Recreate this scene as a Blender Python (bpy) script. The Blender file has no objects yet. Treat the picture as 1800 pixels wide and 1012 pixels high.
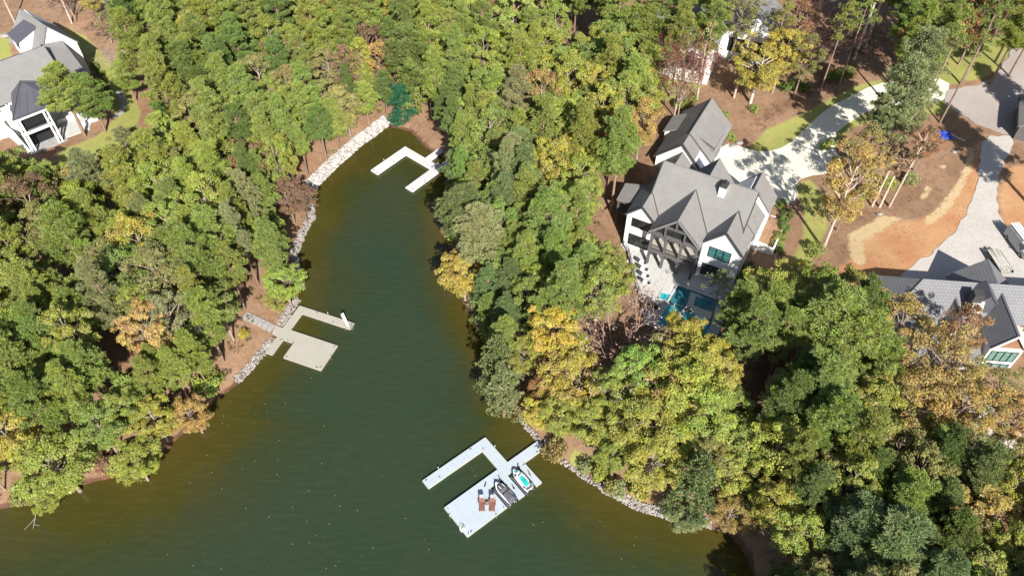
import bpy, bmesh, math, random
import numpy as np
from mathutils import Vector, Matrix

random.seed(11)
rng = np.random.default_rng(11)
SC = bpy.context.scene
COL = SC.collection

# ------------------------------------------------------------------ camera, sky, sun, exposure
FPX, PITCH, CAMH = 1400.0, math.radians(49.0), 100.0
cam_d = bpy.data.cameras.new('camera')
cam_d.sensor_width = 36.0
cam_d.lens = 36.0 * FPX / 1800.0
cam_d.clip_start = 0.5
cam_d.clip_end = 5000.0
cam = bpy.data.objects.new('camera', cam_d)
cam.location = (0, 0, CAMH)
cam.rotation_euler = (math.radians(90) - PITCH, 0, 0)
COL.objects.link(cam)
SC.camera = cam

SUN_AZ, SUN_EL = math.radians(-77.0), math.radians(38.0)   # direction towards the sun, measured from +x
world = bpy.data.worlds.new('World')
SC.world = world
world.use_nodes = True
wn = world.node_tree.nodes
wl = world.node_tree.links
wn.clear()
w_out = wn.new('ShaderNodeOutputWorld')
w_bg = wn.new('ShaderNodeBackground')
w_sky = wn.new('ShaderNodeTexSky')
w_sky.sky_type = 'NISHITA'
w_sky.sun_disc = False
w_sky.sun_elevation = SUN_EL
w_sky.sun_rotation = math.radians(90) - SUN_AZ
w_sky.air_density = 1.0
w_sky.dust_density = 1.0
w_bg.inputs['Strength'].default_value = 0.072
wl.new(w_sky.outputs[0], w_bg.inputs[0])
wl.new(w_bg.outputs[0], w_out.inputs[0])
sun_d = bpy.data.lights.new('sun', 'SUN')
sun_d.energy = 5.0
sun_d.angle = math.radians(0.5)
sun_d.color = (1.0, 0.955, 0.88)
sun = bpy.data.objects.new('sun', sun_d)
sdir = Vector((math.cos(SUN_EL) * math.cos(SUN_AZ), math.cos(SUN_EL) * math.sin(SUN_AZ), math.sin(SUN_EL)))
sun.rotation_euler = sdir.to_track_quat('Z', 'Y').to_euler()
sun.location = (30, -60, 150)
COL.objects.link(sun)
SC.view_settings.view_transform = 'Standard'
SC.view_settings.look = 'None'
SC.view_settings.gamma = 1.0
SC.view_settings.use_curve_mapping = False
SC.view_settings.exposure = 0.76

# ------------------------------------------------------------------ survey: photo pixel (1800x1012) -> world point
CP, SP = math.cos(PITCH), math.sin(PITCH)
def pix(p, z=0.0):
    x = p[0] - 900.0; y = 506.0 - p[1]
    dx, dy, dz = x, FPX * CP + y * SP, -FPX * SP + y * CP
    t = (z - CAMH) / dz
    return (dx * t, dy * t)
def proj(x, y, z):
    vz = z - CAMH
    dep = y * CP - vz * SP; up = y * SP + vz * CP
    return 900 + FPX * x / dep, 506 - FPX * up / dep
def pixpoly(pts, z=0.0):
    return np.array([pix(p, z) for p in pts])
def inside(px, py, poly):
    px = np.asarray(px, float); py = np.asarray(py, float)
    r = np.zeros(px.shape, bool)
    n = len(poly)
    for i in range(n):
        x0, y0 = poly[i]; x1, y1 = poly[(i + 1) % n]
        if y0 == y1: continue
        c = ((y0 > py) != (y1 > py)) & (px < (x1 - x0) * (py - y0) / (y1 - y0) + x0)
        r ^= c
    return r
def edge_dist(px, py, poly, closed=True):
    px = np.asarray(px, float); py = np.asarray(py, float)
    d = np.full(px.shape, 1e9)
    n = len(poly)
    for i in range(n if closed else n - 1):
        x0, y0 = poly[i]; x1, y1 = poly[(i + 1) % n]
        ex, ey = x1 - x0, y1 - y0
        L = ex * ex + ey * ey + 1e-12
        t = np.clip(((px - x0) * ex + (py - y0) * ey) / L, 0, 1)
        d = np.minimum(d, np.hypot(px - x0 - t * ex, py - y0 - t * ey))
    return d
def sdist(px, py, poly):                     # negative inside
    d = edge_dist(px, py, poly)
    return np.where(inside(px, py, poly), -d, d)

# ------------------------------------------------------------------ shoreline and terrain height
SHORE_L = [(-260, 985), (-120, 930), (0, 893), (60, 884), (110, 872), (150, 850), (200, 838), (250, 826), (285, 800),
           (330, 752), (375, 708), (420, 672), (445, 645), (478, 608), (503, 560), (522, 528), (528, 505), (526, 470),
           (520, 445), (536, 405), (553, 378), (546, 345), (560, 322), (598, 285), (632, 255), (662, 234), (685, 222)]
SHORE_R = [(700, 226), (722, 231), (738, 248), (752, 262), (772, 270), (782, 288), (782, 320), (778, 360), (783, 400),
           (790, 450), (800, 500), (826, 555), (852, 600), (866, 650), (880, 700), (905, 716), (922, 746), (952, 782), (985, 810),
           (1040, 848), (1080, 874), (1120, 893), (1170, 908), (1240, 925), (1285, 940), (1312, 975), (1326, 1020), (1330, 1120), (1300, 1300)]
SH = SHORE_L + SHORE_R
WATER = np.vstack([pixpoly(SH), [[30, -60], [-130, -60], [-150, 20]]])
def smooth01(t):
    t = np.clip(t, 0, 1); return t * t * (3 - 2 * t)

class Frame:                                  # a building's own axes: u along the front, v to the back
    def __init__(s, p, z, deg):
        s.o = np.array(pix(p, z)); s.deg = deg; t = math.radians(deg)
        s.u = np.array([math.cos(t), math.sin(t)]); s.v = np.array([-s.u[1], s.u[0]])
    def w(s, u, v): return tuple(s.o + s.u * u + s.v * v)
    def poly(s, pts): return np.array([s.w(*p) for p in pts])
FH = Frame((1094.7, 428.7), 5.0, -28.5)       # white lake house
FL = Frame((59.6, 270), 6.5, 40.5)            # house at the left edge
FR = Frame((1743.5, 609.6), 11.0, -5.5)       # grey roofed house at the right edge
PADS = [(FH.poly([(-1, 1.5), (0, -0.5), (20, -0.5), (21, 11), (6, 14), (-1, 12)]), 5.0, 6.0),
        (FH.poly([(2, -1), (6, -7.2), (8.4, -10.8), (11, -13), (19, -13), (20, 0)]), 4.6, 5.0),
        (FH.poly([(-3, 17), (21, 15), (30, 24), (24, 34), (-3, 34)]), 7.2, 9.0),
        (FL.poly([(-6, 0), (14, -1), (20, 10), (20, 30), (-10, 34)]), 6.5, 9.0),
        (FR.poly([(-13, 0), (20, -2), (20, 12), (-13, 12)]), 6.6, 7.0),
        (pixpoly([(1560, 500), (1700, 400), (1720, 220), (1800, 190), (1900, 300), (1900, 500)], 8.5), 8.5, 14.0)]
def tz(x, y):
    x = np.asarray(x, float); y = np.asarray(y, float)
    d = sdist(x, y, WATER)
    dp = np.maximum(d, 0)
    z = 0.6 * (1 - np.exp(-dp / 1.5)) + 4.4 * (1 - np.exp(-dp / 22.0)) + 0.05 * np.minimum(dp, 90) + 0.004 * np.maximum(dp - 90, 0)
    z = z + 0.35 * smooth01(dp / 12) * (np.sin(x * 0.13 + 1.1) * np.sin(y * 0.11) + 0.5 * np.sin(x * 0.31 + y * 0.27))
    for poly, zp, fall in PADS:
        ds = np.maximum(sdist(x, y, poly), 0)
        w = (1 - smooth01(ds / fall)) * smooth01(dp / 5.0)
        z = z * (1 - w) + zp * w
    z = np.where(d < 0, np.maximum(-0.25 * (-d) - 0.05, -4.0), z)
    return z
# the same heights and shore distances on a 0.6 m lattice, for quick look-ups
LX0, LY0, LST = -150.0, 12.0, 0.6
_lx = np.arange(LX0, 150.1, LST); _ly = np.arange(LY0, 236.1, LST)
_LX, _LY = np.meshgrid(_lx, _ly)
LAT_Z = tz(_LX.ravel(), _LY.ravel()).reshape(_LX.shape)
LAT_W = sdist(_LX.ravel(), _LY.ravel(), WATER).reshape(_LX.shape)
def lat(A, x, y):
    fx = min(max((x - LX0) / LST, 0), A.shape[1] - 1.001); fy = min(max((y - LY0) / LST, 0), A.shape[0] - 1.001)
    i, j = int(fx), int(fy); a, b = fx - i, fy - j
    return float((A[j, i] * (1 - a) + A[j, i + 1] * a) * (1 - b) + (A[j + 1, i] * (1 - a) + A[j + 1, i + 1] * a) * b)
def tz1(x, y): return lat(LAT_Z, x, y)
def wdist1(x, y): return lat(LAT_W, x, y)
def pin(px, py, poly):                       # quick point in polygon test
    r = False; n = len(poly)
    for i in range(n):
        x0, y0 = poly[i]; x1, y1 = poly[(i + 1) % n]
        if (y0 > py) != (y1 > py) and px < (x1 - x0) * (py - y0) / (y1 - y0) + x0: r = not r
    return r
def ground(p):                                # photo pixel -> point on the terrain
    z = 5.0
    for _ in range(12):
        x, y = pix(p, z)
        z = 0.5 * z + 0.5 * max(tz1(x, y), 0.0)
    return x, y, tz1(x, y)

# ------------------------------------------------------------------ materials
def new_mat(name):
    m = bpy.data.materials.new(name); m.use_nodes = True
    nt = m.node_tree; nt.nodes.clear()
    return m, nt
def mix_rgb(nt, fac, a, b, mode='MIX'):
    n = nt.nodes.new('ShaderNodeMix'); n.data_type = 'RGBA'; n.blend_type = mode
    for s, v in ((0, fac), (6, a), (7, b)):
        if hasattr(v, 'links'): nt.links.new(v, n.inputs[s])
        elif s == 0: n.inputs[0].default_value = v
        else: n.inputs[s].default_value = (*v, 1) if len(v) == 3 else v
    return n.outputs[2]
def noise(nt, scale, detail=4, rough=0.55, coord='Object', dist=0.0):
    tc = nt.nodes.new('ShaderNodeTexCoord')
    n = nt.nodes.new('ShaderNodeTexNoise')
    n.inputs['Scale'].default_value = scale; n.inputs['Detail'].default_value = detail
    n.inputs['Roughness'].default_value = rough; n.inputs['Distortion'].default_value = dist
    nt.links.new(tc.outputs[coord], n.inputs['Vector'])
    return n
def ramp(nt, src, lo, hi):
    r = nt.nodes.new('ShaderNodeMapRange'); r.inputs[1].default_value = lo; r.inputs[2].default_value = hi
    nt.links.new(src, r.inputs[0]); return r.outputs[0]
def finish(nt, col, rough=0.8, spec=0.3, bump=None, bump_d=0.02, bump_s=0.4, metal=0.0):
    b = nt.nodes.new('ShaderNodeBsdfPrincipled'); o = nt.nodes.new('ShaderNodeOutputMaterial')
    if hasattr(col, 'links'): nt.links.new(col, b.inputs['Base Color'])
    else: b.inputs['Base Color'].default_value = (*col, 1)
    b.inputs['Roughness'].default_value = rough; b.inputs['Specular IOR Level'].default_value = spec
    b.inputs['Metallic'].default_value = metal
    if bump is not None:
        k = nt.nodes.new('ShaderNodeBump'); k.inputs['Strength'].default_value = bump_s; k.inputs['Distance'].default_value = bump_d
        nt.links.new(bump, k.inputs['Height']); nt.links.new(k.outputs[0], b.inputs['Normal'])
    nt.links.new(b.outputs[0], o.inputs[0]); return b
def mat(name, col, var=0.15, scale=3.0, rough=0.8, spec=0.3, bump=0.0, fine=0.0, metal=0.0, objcol=False):
    m, nt = new_mat(name)
    n = noise(nt, scale, 5)
    lo = tuple(c * (1 - var) for c in col); hi = tuple(min(1, c * (1 + var)) for c in col)
    c = mix_rgb(nt, ramp(nt, n.outputs[0], 0.3, 0.7), lo, hi)
    if fine:
        n2 = noise(nt, scale * 14, 3)
        c = mix_rgb(nt, fine, c, mix_rgb(nt, ramp(nt, n2.outputs[0], 0.35, 0.65), tuple(x * 0.6 for x in col), tuple(min(1, x * 1.35) for x in col)))
    if objcol:
        oi = nt.nodes.new('ShaderNodeObjectInfo')
        c = mix_rgb(nt, 1.0, c, oi.outputs['Color'], 'MULTIPLY')
    finish(nt, c, rough, spec, n.outputs[0] if bump else None, bump, 0.5, metal)
    return m
def shingle_mat(name, col, row=0.22, mortar=0.018, dark=0.72):
    m, nt = new_mat(name)
    tc = nt.nodes.new('ShaderNodeTexCoord')
    mp = nt.nodes.new('ShaderNodeMapping'); nt.links.new(tc.outputs['UV'], mp.inputs[0])
    br = nt.nodes.new('ShaderNodeTexBrick')
    nt.links.new(mp.outputs[0], br.inputs['Vector'])
    br.inputs['Scale'].default_value = 1.0
    br.inputs['Mortar Size'].default_value = mortar
    br.inputs['Brick Width'].default_value = 0.5; br.inputs['Row Height'].default_value = row
    br.inputs['Color1'].default_value = (*[c * 1.06 for c in col], 1); br.inputs['Color2'].default_value = (*[c * 0.92 for c in col], 1)
    br.inputs['Mortar'].default_value = (*[c * dark for c in col], 1)
    n = noise(nt, 0.5, 5); n2 = noise(nt, 9, 3)
    c = mix_rgb(nt, 0.35, br.outputs[0], mix_rgb(nt, ramp(nt, n.outputs[0], 0.35, 0.65), tuple(x * 0.82 for x in col), tuple(x * 1.15 for x in col)))
    c = mix_rgb(nt, 0.25, c, mix_rgb(nt, ramp(nt, n2.outputs[0], 0.35, 0.65), tuple(x * 0.75 for x in col), tuple(x * 1.25 for x in col)))
    finish(nt, c, 0.9, 0.2, br.outputs['Fac'], 0.02, 0.3)
    return m

M = {}
M['stucco'] = mat('white_painted_brick', (0.76, 0.76, 0.74), 0.03, 0.6, 0.85, 0.2, 0.01, 0.05)
M['trim_white'] = mat('white_trim_paint', (0.74, 0.74, 0.72), 0.03, 1.0, 0.6)
M['roof_grey'] = shingle_mat('warm_grey_shingle', (0.228, 0.219, 0.209))
M['roof_light'] = shingle_mat('pale_grey_shingle', (0.232, 0.226, 0.22))
M['roof_blue'] = shingle_mat('blue_grey_shingle', (0.21, 0.21, 0.218), 0.46, 0.05, 0.5)
M['roof_dark'] = mat('dark_standing_seam', (0.095, 0.094, 0.112), 0.08, 0.6, 0.5, 0.4)
M['flash'] = mat('dark_flashing', (0.06, 0.058, 0.056), 0.1, 1.0, 0.6)
M['timber'] = mat('charcoal_timber', (0.115, 0.108, 0.11), 0.18, 1.5, 0.75, 0.3, 0.0, 0.2)
M['frame_dark'] = mat('dark_bronze_frame', (0.02, 0.022, 0.024), 0.1, 1.0, 0.5)
M['glass'] = mat('dark_window_glass', (0.018, 0.024, 0.024), 0.4, 0.8, 0.06, 0.9)
M['glass_sky_teal'] = mat('sky_teal_window_glass', (0.05, 0.17, 0.17), 0.35, 0.9, 0.08, 0.9)  # teal tint: sky reflection put into the glass colour
M['glass_pale'] = mat('pale_green_window_glass', (0.13, 0.25, 0.215), 0.25, 1.2, 0.1, 0.9)
M['iron'] = mat('black_iron', (0.025, 0.025, 0.027), 0.1, 2.0, 0.5)
M['concrete'] = mat('pale_concrete', (0.66, 0.63, 0.52), 0.08, 0.25, 0.9, 0.2, 0.0, 0.08)
M['patio'] = mat('travertine_paving', (0.50, 0.492, 0.475), 0.1, 0.7, 0.85, 0.25, 0.0, 0.12)
M['gravel'] = mat('crushed_gravel', (0.47, 0.435, 0.40), 0.08, 0.22, 0.95, 0.1, 0.01, 0.22)
M['asphalt'] = mat('worn_road', (0.345, 0.30, 0.275), 0.08, 0.2, 0.95, 0.1, 0.0, 0.14)
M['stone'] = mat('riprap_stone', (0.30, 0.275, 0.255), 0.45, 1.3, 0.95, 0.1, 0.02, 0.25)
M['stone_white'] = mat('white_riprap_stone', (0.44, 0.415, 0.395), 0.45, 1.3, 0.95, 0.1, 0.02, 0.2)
M['slab'] = mat('grey_stone_slab', (0.34, 0.33, 0.325), 0.2, 1.5, 0.9, 0.2, 0.01, 0.2)
M['dock_blue'] = mat('pale_blue_grey_deck', (0.42, 0.475, 0.525), 0.04, 0.6, 0.7, 0.3, 0.0, 0.05)
M['dock_beige'] = mat('beige_deck', (0.385, 0.36, 0.31), 0.05, 0.6, 0.8, 0.3, 0.0, 0.06)
M['dock_white'] = mat('white_deck', (0.56, 0.55, 0.555), 0.05, 0.6, 0.8, 0.3, 0.0, 0.08)
M['fascia'] = mat('cream_dock_fascia', (0.46, 0.46, 0.41), 0.08, 1.0, 0.8)
M['fascia_beige'] = mat('beige_dock_fascia', (0.40, 0.365, 0.31), 0.08, 1.0, 0.8)
M['float'] = mat('black_dock_float', (0.02, 0.021, 0.02), 0.1, 1.0, 0.7)
M['galv'] = mat('galvanised_steel', (0.33, 0.34, 0.35), 0.15, 3.0, 0.45, 0.5, 0, 0, 0.6)
M['rubber'] = mat('black_rubber', (0.018, 0.018, 0.018), 0.1, 2.0, 0.8)
M['ski_white'] = mat('white_gelcoat', (0.78, 0.79, 0.79), 0.02, 1.0, 0.15, 0.6)
M['ski_teal'] = mat('teal_seat', (0.02, 0.42, 0.40), 0.1, 2.0, 0.45)
M['ski_grey'] = mat('charcoal_hull', (0.12, 0.12, 0.14), 0.15, 2.0, 0.5)
M['cover'] = mat('grey_fabric_cover', (0.11, 0.105, 0.125), 0.25, 2.5, 0.9, 0.2, 0.04)
M['wood_brown'] = mat('reddish_brown_lounger', (0.22, 0.10, 0.07), 0.15, 4.0, 0.7)
M['cushion_grey'] = mat('blue_grey_cushion', (0.30, 0.32, 0.36), 0.12, 3.0, 0.9)
M['cushion_dark'] = mat('charcoal_cushion', (0.045, 0.045, 0.05), 0.2, 3.0, 0.9)
M['plastic_white'] = mat('white_plastic', (0.78, 0.78, 0.78), 0.04, 2.0, 0.35)
M['pool'] = None
M['van'] = mat('silver_white_paint', (0.4, 0.41, 0.42), 0.03, 1.0, 0.3, 0.6)
M['tarp'] = mat('blue_tarp', (0.03, 0.07, 0.42), 0.3, 2.0, 0.6)
M['gable_brown'] = mat('brown_gable_shingles', (0.27, 0.15, 0.09), 0.2, 2.0, 0.9, 0.2, 0.01, 0.25)
M['lumber'] = mat('pale_lumber', (0.5,0.48,0.42), 0.12, 3.0, 0.8)
M['cream'] = mat('cream_chimney_render', (0.5,0.47,0.4), 0.06, 1.0, 0.9)
M['straw'] = mat('straw_mulch', (0.52, 0.38, 0.2), 0.25, 3.0, 0.95)
M['board'] = mat('weathered_board', (0.33, 0.32, 0.29), 0.15, 3.0, 0.9)
M['bark'] = mat('tree_bark', (0.62, 0.55, 0.50), 0.35, 1.2, 0.95, 0.1, 0.03, 0.3, 0, True)
M['leaf_speck'] = mat('floating_leaf', (0.42, 0.36, 0.22), 0.4, 0.3, 0.9)

def leaf_mat(name, trans=0.34):
    m, nt = new_mat(name)
    oi = nt.nodes.new('ShaderNodeObjectInfo')
    at = nt.nodes.new('ShaderNodeAttribute'); at.attribute_name = 'tint'
    sep = nt.nodes.new('ShaderNodeSeparateColor'); nt.links.new(at.outputs['Color'], sep.inputs[0])
    hs = nt.nodes.new('ShaderNodeHueSaturation')
    nt.links.new(oi.outputs['Color'], hs.inputs['Color'])
    a = nt.nodes.new('ShaderNodeMapRange'); a.inputs[3].default_value = 0.458; a.inputs[4].default_value = 0.527
    nt.links.new(sep.outputs[1], a.inputs[0]); nt.links.new(a.outputs[0], hs.inputs['Hue'])
    b = nt.nodes.new('ShaderNodeMapRange'); b.inputs[3].default_value = 0.72; b.inputs[4].default_value = 1.56
    nt.links.new(sep.outputs[0], b.inputs[0]); nt.links.new(b.outputs[0], hs.inputs['Value'])
    s = nt.nodes.new('ShaderNodeMapRange'); s.inputs[3].default_value = 0.76; s.inputs[4].default_value = 1.06
    nt.links.new(sep.outputs[2], s.inputs[0]); nt.links.new(s.outputs[0], hs.inputs['Saturation'])
    d = nt.nodes.new('ShaderNodeBsdfDiffuse'); t = nt.nodes.new('ShaderNodeBsdfTranslucent')
    g = nt.nodes.new('ShaderNodeBsdfGlossy'); g.inputs['Roughness'].default_value = 0.5; g.inputs['Color'].default_value = (0.9, 0.95, 1, 1)
    nt.links.new(hs.outputs[0], d.inputs[0]); nt.links.new(hs.outputs[0], t.inputs[0])
    mx = nt.nodes.new('ShaderNodeMixShader'); mx.inputs[0].default_value = trans
    nt.links.new(d.outputs[0], mx.inputs[1]); nt.links.new(t.outputs[0], mx.inputs[2])
    m2 = nt.nodes.new('ShaderNodeMixShader'); m2.inputs[0].default_value = 0.012
    nt.links.new(mx.outputs[0], m2.inputs[1]); nt.links.new(g.outputs[0], m2.inputs[2])
    o = nt.nodes.new('ShaderNodeOutputMaterial'); nt.links.new(m2.outputs[0], o.inputs[0])
    return m
M['leaf'] = leaf_mat('broad_leaf')
M['needle'] = leaf_mat('pine_needle', 0.26)

# ------------------------------------------------------------------ mesh helpers
class MB:
    def __init__(s): s.v = []; s.f = []
    def add(s, vs, fs):
        o = len(s.v); s.v += [tuple(map(float, p)) for p in vs]; s.f += [tuple(i + o for i in f) for f in fs]; return s
    def box(s, x0, x1, y0, y1, z0, z1):
        return s.add([(x0, y0, z0), (x1, y0, z0), (x1, y1, z0), (x0, y1, z0), (x0, y0, z1), (x1, y0, z1), (x1, y1, z1), (x0, y1, z1)],
                     [(3, 2, 1, 0), (4, 5, 6, 7), (0, 1, 5, 4), (1, 2, 6, 5), (2, 3, 7, 6), (3, 0, 4, 7)])
    def beam(s, a, b, w, h):                      # square beam from a to b
        a = Vector(a); b = Vector(b); d = (b - a).normalized()
        up = Vector((0, 0, 1)) if abs(d.z) < 0.95 else Vector((0, 1, 0))
        r = d.cross(up).normalized(); q = r.cross(d).normalized()
        vs = []
        for p in (a, b):
            for i, j in ((-1, -1), (1, -1), (1, 1), (-1, 1)): vs.append(p + r * (i * w / 2) + q * (j * h / 2))
        return s.add(vs, [(3, 2, 1, 0), (4, 5, 6, 7), (0, 1, 5, 4), (1, 2, 6, 5), (2, 3, 7, 6), (3, 0, 4, 7)])
    def tube(s, pts, radii, n=6, cap=True):
        pts = [Vector(p) for p in pts]; vs = []; fs = []
        for i, p in enumerate(pts):
            d = (pts[min(i + 1, len(pts) - 1)] - pts[max(i - 1, 0)]).normalized()
            up = Vector((0, 0, 1)) if abs(d.z) < 0.9 else Vector((1, 0, 0))
            r = d.cross(up).normalized(); q = r.cross(d)
            for k in range(n):
                a = 2 * math.pi * k / n
                vs.append(p + (r * math.cos(a) + q * math.sin(a)) * radii[i])
        for i in range(len(pts) - 1):
            for k in range(n):
                fs.append((i * n + k, i * n + (k + 1) % n, (i + 1) * n + (k + 1) % n, (i + 1) * n + k))
        if cap:
            fs.append(tuple(range(n))[::-1]); fs.append(tuple((len(pts) - 1) * n + k for k in range(n)))
        return s.add(vs, fs)
    def slab(s, pts, th):                         # planar polygon with thickness downwards along its normal
        pts = [Vector(p) for p in pts]; n = len(pts)
        nr = Vector((0, 0, 0))
        for i in range(n): nr += (pts[i] - pts[0]).cross(pts[(i + 1) % n] - pts[0])
        nr.normalize()
        if nr.z < 0: pts = pts[::-1]; nr = -nr
        vs = pts + [p - nr * th for p in pts]
        fs = [tuple(range(n)), tuple(range(2 * n - 1, n - 1, -1))] + [(i, n + i, n + (i + 1) % n, (i + 1) % n) for i in range(n)]
        fs = fs[:2] + [f[::1] for f in fs[2:]]
        return s.add(vs, fs)
    def prism(s, poly, z0, z1):
        n = len(poly)
        vs = [(x, y, z0) for x, y in poly] + [(x, y, z1) for x, y in poly]
        return s.add(vs, [tuple(range(n))[::-1], tuple(range(n, 2 * n))] + [(i, (i + 1) % n, n + (i + 1) % n, n + i) for i in range(n)])
    def gable(s, u0, u1, v0, v1, zb, ze, zr, axis='v', r=None):  # walls with gable ends
        if axis == 'v':
            m = (u0 + u1) / 2 if r is None else r
            prof = [(u0, zb), (u1, zb), (u1, ze), (m, zr), (u0, ze)]
            A = [(u, v0, z) for u, z in prof]; B = [(u, v1, z) for u, z in prof]
        else:
            m = (v0 + v1) / 2 if r is None else r
            prof = [(v0, zb), (v1, zb), (v1, ze), (m, zr), (v0, ze)]
            A = [(u1, v, z) for v, z in prof]; B = [(u0, v, z) for v, z in prof]
        return s.add(A + B, [(0, 1, 2, 3, 4), (9, 8, 7, 6, 5)] + [(i, 5 + i, 5 + (i + 1) % 5, (i + 1) % 5) for i in range(5)])
    def ball(s, c, r, sub=1, sq=(1, 1, 1)):
        bm = bmesh.new(); bmesh.ops.create_icosphere(bm, subdivisions=sub, radius=1.0)
        vs = [(c[0] + p.co.x * r * sq[0], c[1] + p.co.y * r * sq[1], c[2] + p.co.z * r * sq[2]) for p in bm.verts]
        bm.verts.index_update(); fs = [tuple(x.index for x in f.verts) for f in bm.faces]; bm.free()
        return s.add(vs, fs)
    def mesh(s, name, m, smooth=False, uv=False):
        me = bpy.data.meshes.new(name); me.from_pydata(s.v, [], s.f)
        bm = bmesh.new(); bm.from_mesh(me); bmesh.ops.recalc_face_normals(bm, faces=bm.faces)
        if uv:
            lay = bm.loops.layers.uv.new('UVMap')
            for f in bm.faces:
                n = f.normal
                h = Vector((-n.y, n.x, 0))
                h = h.normalized() if h.length > 1e-4 else Vector((1, 0, 0))
                q = n.cross(h)
                for l in f.loops: l[lay].uv = (l.vert.co.dot(h), l.vert.co.dot(q))
        if smooth:
            for f in bm.faces: f.smooth = True
        bm.to_mesh(me); bm.free()
        me.materials.append(m); return me
    def build(s, name, m, parent=None, smooth=False, uv=False, bevel=0.0):
        o = link(name, s.mesh(name, m, smooth, uv), parent)
        if bevel:
            b = o.modifiers.new('bevel', 'BEVEL'); b.width = bevel; b.segments = 2; b.limit_method = 'ANGLE'
        return o
def link(name, data, parent=None):
    o = bpy.data.objects.new(name, data); COL.objects.link(o)
    if parent is not None: o.parent = parent
    return o
def tag(o, label=None, cat=None, group=None, kind=None):
    if label: o['label'] = label
    if cat: o['category'] = cat
    if group: o['group'] = group
    if kind: o['kind'] = kind
    return o
def thing(name, label, cat, loc=(0, 0, 0), rz=0.0, group=None):
    o = link(name, None); o.location = loc; o.rotation_euler = (0, 0, rz); o.empty_display_size = 0.5
    return tag(o, label, cat, group)
def np_mesh(name, verts, quads, m, tint=None):    # fast mesh from arrays of quads
    me = bpy.data.meshes.new(name)
    nv, nf = len(verts), len(quads)
    me.vertices.add(nv); me.vertices.foreach_set('co', np.asarray(verts, np.float32).ravel())
    k = quads.shape[1]
    me.loops.add(nf * k); me.loops.foreach_set('vertex_index', quads.astype(np.int32).ravel())
    me.polygons.add(nf); me.polygons.foreach_set('loop_start', np.arange(0, nf * k, k, dtype=np.int32))
    me.update(calc_edges=True)
    if tint is not None:
        a = me.attributes.new('tint', 'FLOAT_COLOR', 'FACE')
        c = np.ones((nf, 4), np.float32); c[:, :3] = tint
        a.data.foreach_set('color', c.ravel())
    me.materials.append(m); return me

# ------------------------------------------------------------------ ground
def P7(pts, z=7.0): return pixpoly(pts, z)
GRASS = [P7([(108, 52), (150, 62), (215, 128), (245, 190), (225, 250), (150, 280), (100, 285), (100, 262), (170, 235), (200, 205), (190, 150), (150, 100)]),
         P7([(-60, 72), (22, 74), (20, 104), (-60, 112)]),
         P7([(1160, 142), (1215, 128), (1240, 150), (1205, 172), (1165, 175)]),
         P7([(1315, 262), (1345, 232), (1420, 205), (1495, 165), (1545, 155), (1548, 172), (1490, 190), (1440, 222), (1395, 255), (1350, 275)]),
         P7([(1455, 235), (1480, 212), (1540, 200), (1600, 192), (1668, 188), (1700, 205), (1650, 215), (1570, 215), (1490, 240), (1470, 262), (1450, 270)]),
         P7([(1640, 108), (1700, 70), (1800, 92), (1775, 112), (1752, 140), (1722, 156), (1660, 166), (1610, 150)]),
         P7([(1395, 330), (1420, 315), (1450, 345), (1455, 400), (1430, 455), (1400, 480), (1385, 470), (1410, 420), (1412, 370)]),
         P7([(1180, 205), (1215, 195), (1190, 225)]), P7([(1005, 780), (1040, 795), (1030, 825), (1000, 812)], 2.0)]
CLAY = [P7([(1495, 455), (1500, 430), (1560, 400), (1612, 395), (1655, 372), (1690, 320), (1712, 262), (1748, 250), (1760, 300), (1742, 350), (1690, 420), (1650, 460), (1600, 500), (1500, 505), (1450, 500)]),
        P7([(1752, 405), (1748, 350), (1770, 305), (1900, 285), (1900, 420), (1790, 410)]),
        P7([(1420, 492), (1600, 470), (1620, 520), (1420, 530)])]
STRAW = [P7([(1492, 460), (1490, 415), (1545, 385), (1580, 392), (1560, 405), (1515, 430), (1520, 465), (1505, 475)]),
         P7([(1615, 398), (1640, 378), (1672, 340), (1690, 300), (1702, 268), (1708, 272), (1700, 312), (1682, 352), (1655, 388), (1628, 408)]),
         P7([(1612, 360), (1622, 338), (1630, 340), (1624, 362)]), P7([(1643, 308), (1652, 300), (1658, 312)])]
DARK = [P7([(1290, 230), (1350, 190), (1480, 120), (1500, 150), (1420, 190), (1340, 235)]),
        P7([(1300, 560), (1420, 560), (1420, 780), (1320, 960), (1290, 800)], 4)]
def axis_pts(lo, hi, step, far):
    core = list(np.arange(lo, hi + 1e-6, step)); a = []; b = []; s = step; p = lo
    while p > -far: s *= 1.35; p -= s; a.append(p)
    s = step; p = hi
    while p < far: s *= 1.35; p += s; b.append(p)
    return np.array(a[::-1] + core + b)
gx = axis_pts(-128, 128, 0.9, 1500); gy = axis_pts(22, 190, 0.9, 1500)
GX, GY = np.meshgrid(gx, gy)
gxf, gyf = GX.ravel(), GY.ravel()
gz = tz(gxf, gyf)
gz = gz + np.where(gz > 0.3, 0.05 * np.sin(gxf * 2.1 + gyf * 1.3) * np.sin(gyf * 1.9 - gxf), 0)
nx, ny = len(gx), len(gy)
ii = np.arange(nx * ny).reshape(ny, nx)
quads = np.stack([ii[:-1, :-1].ravel(), ii[:-1, 1:].ravel(), ii[1:, 1:].ravel(), ii[1:, :-1].ravel()], 1)
def soft(polys, blur):
    m = np.zeros(gxf.shape)
    for p in polys: m = np.maximum(m, np.clip(0.5 - sdist(gxf, gyf, p) / (2 * blur), 0, 1))
    return m
gm, nt = new_mat('forest_floor')
att = nt.nodes.new('ShaderNodeAttribute'); att.attribute_name = 'cover'
sep = nt.nodes.new('ShaderNodeSeparateColor'); nt.links.new(att.outputs['Color'], sep.inputs[0])
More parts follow.
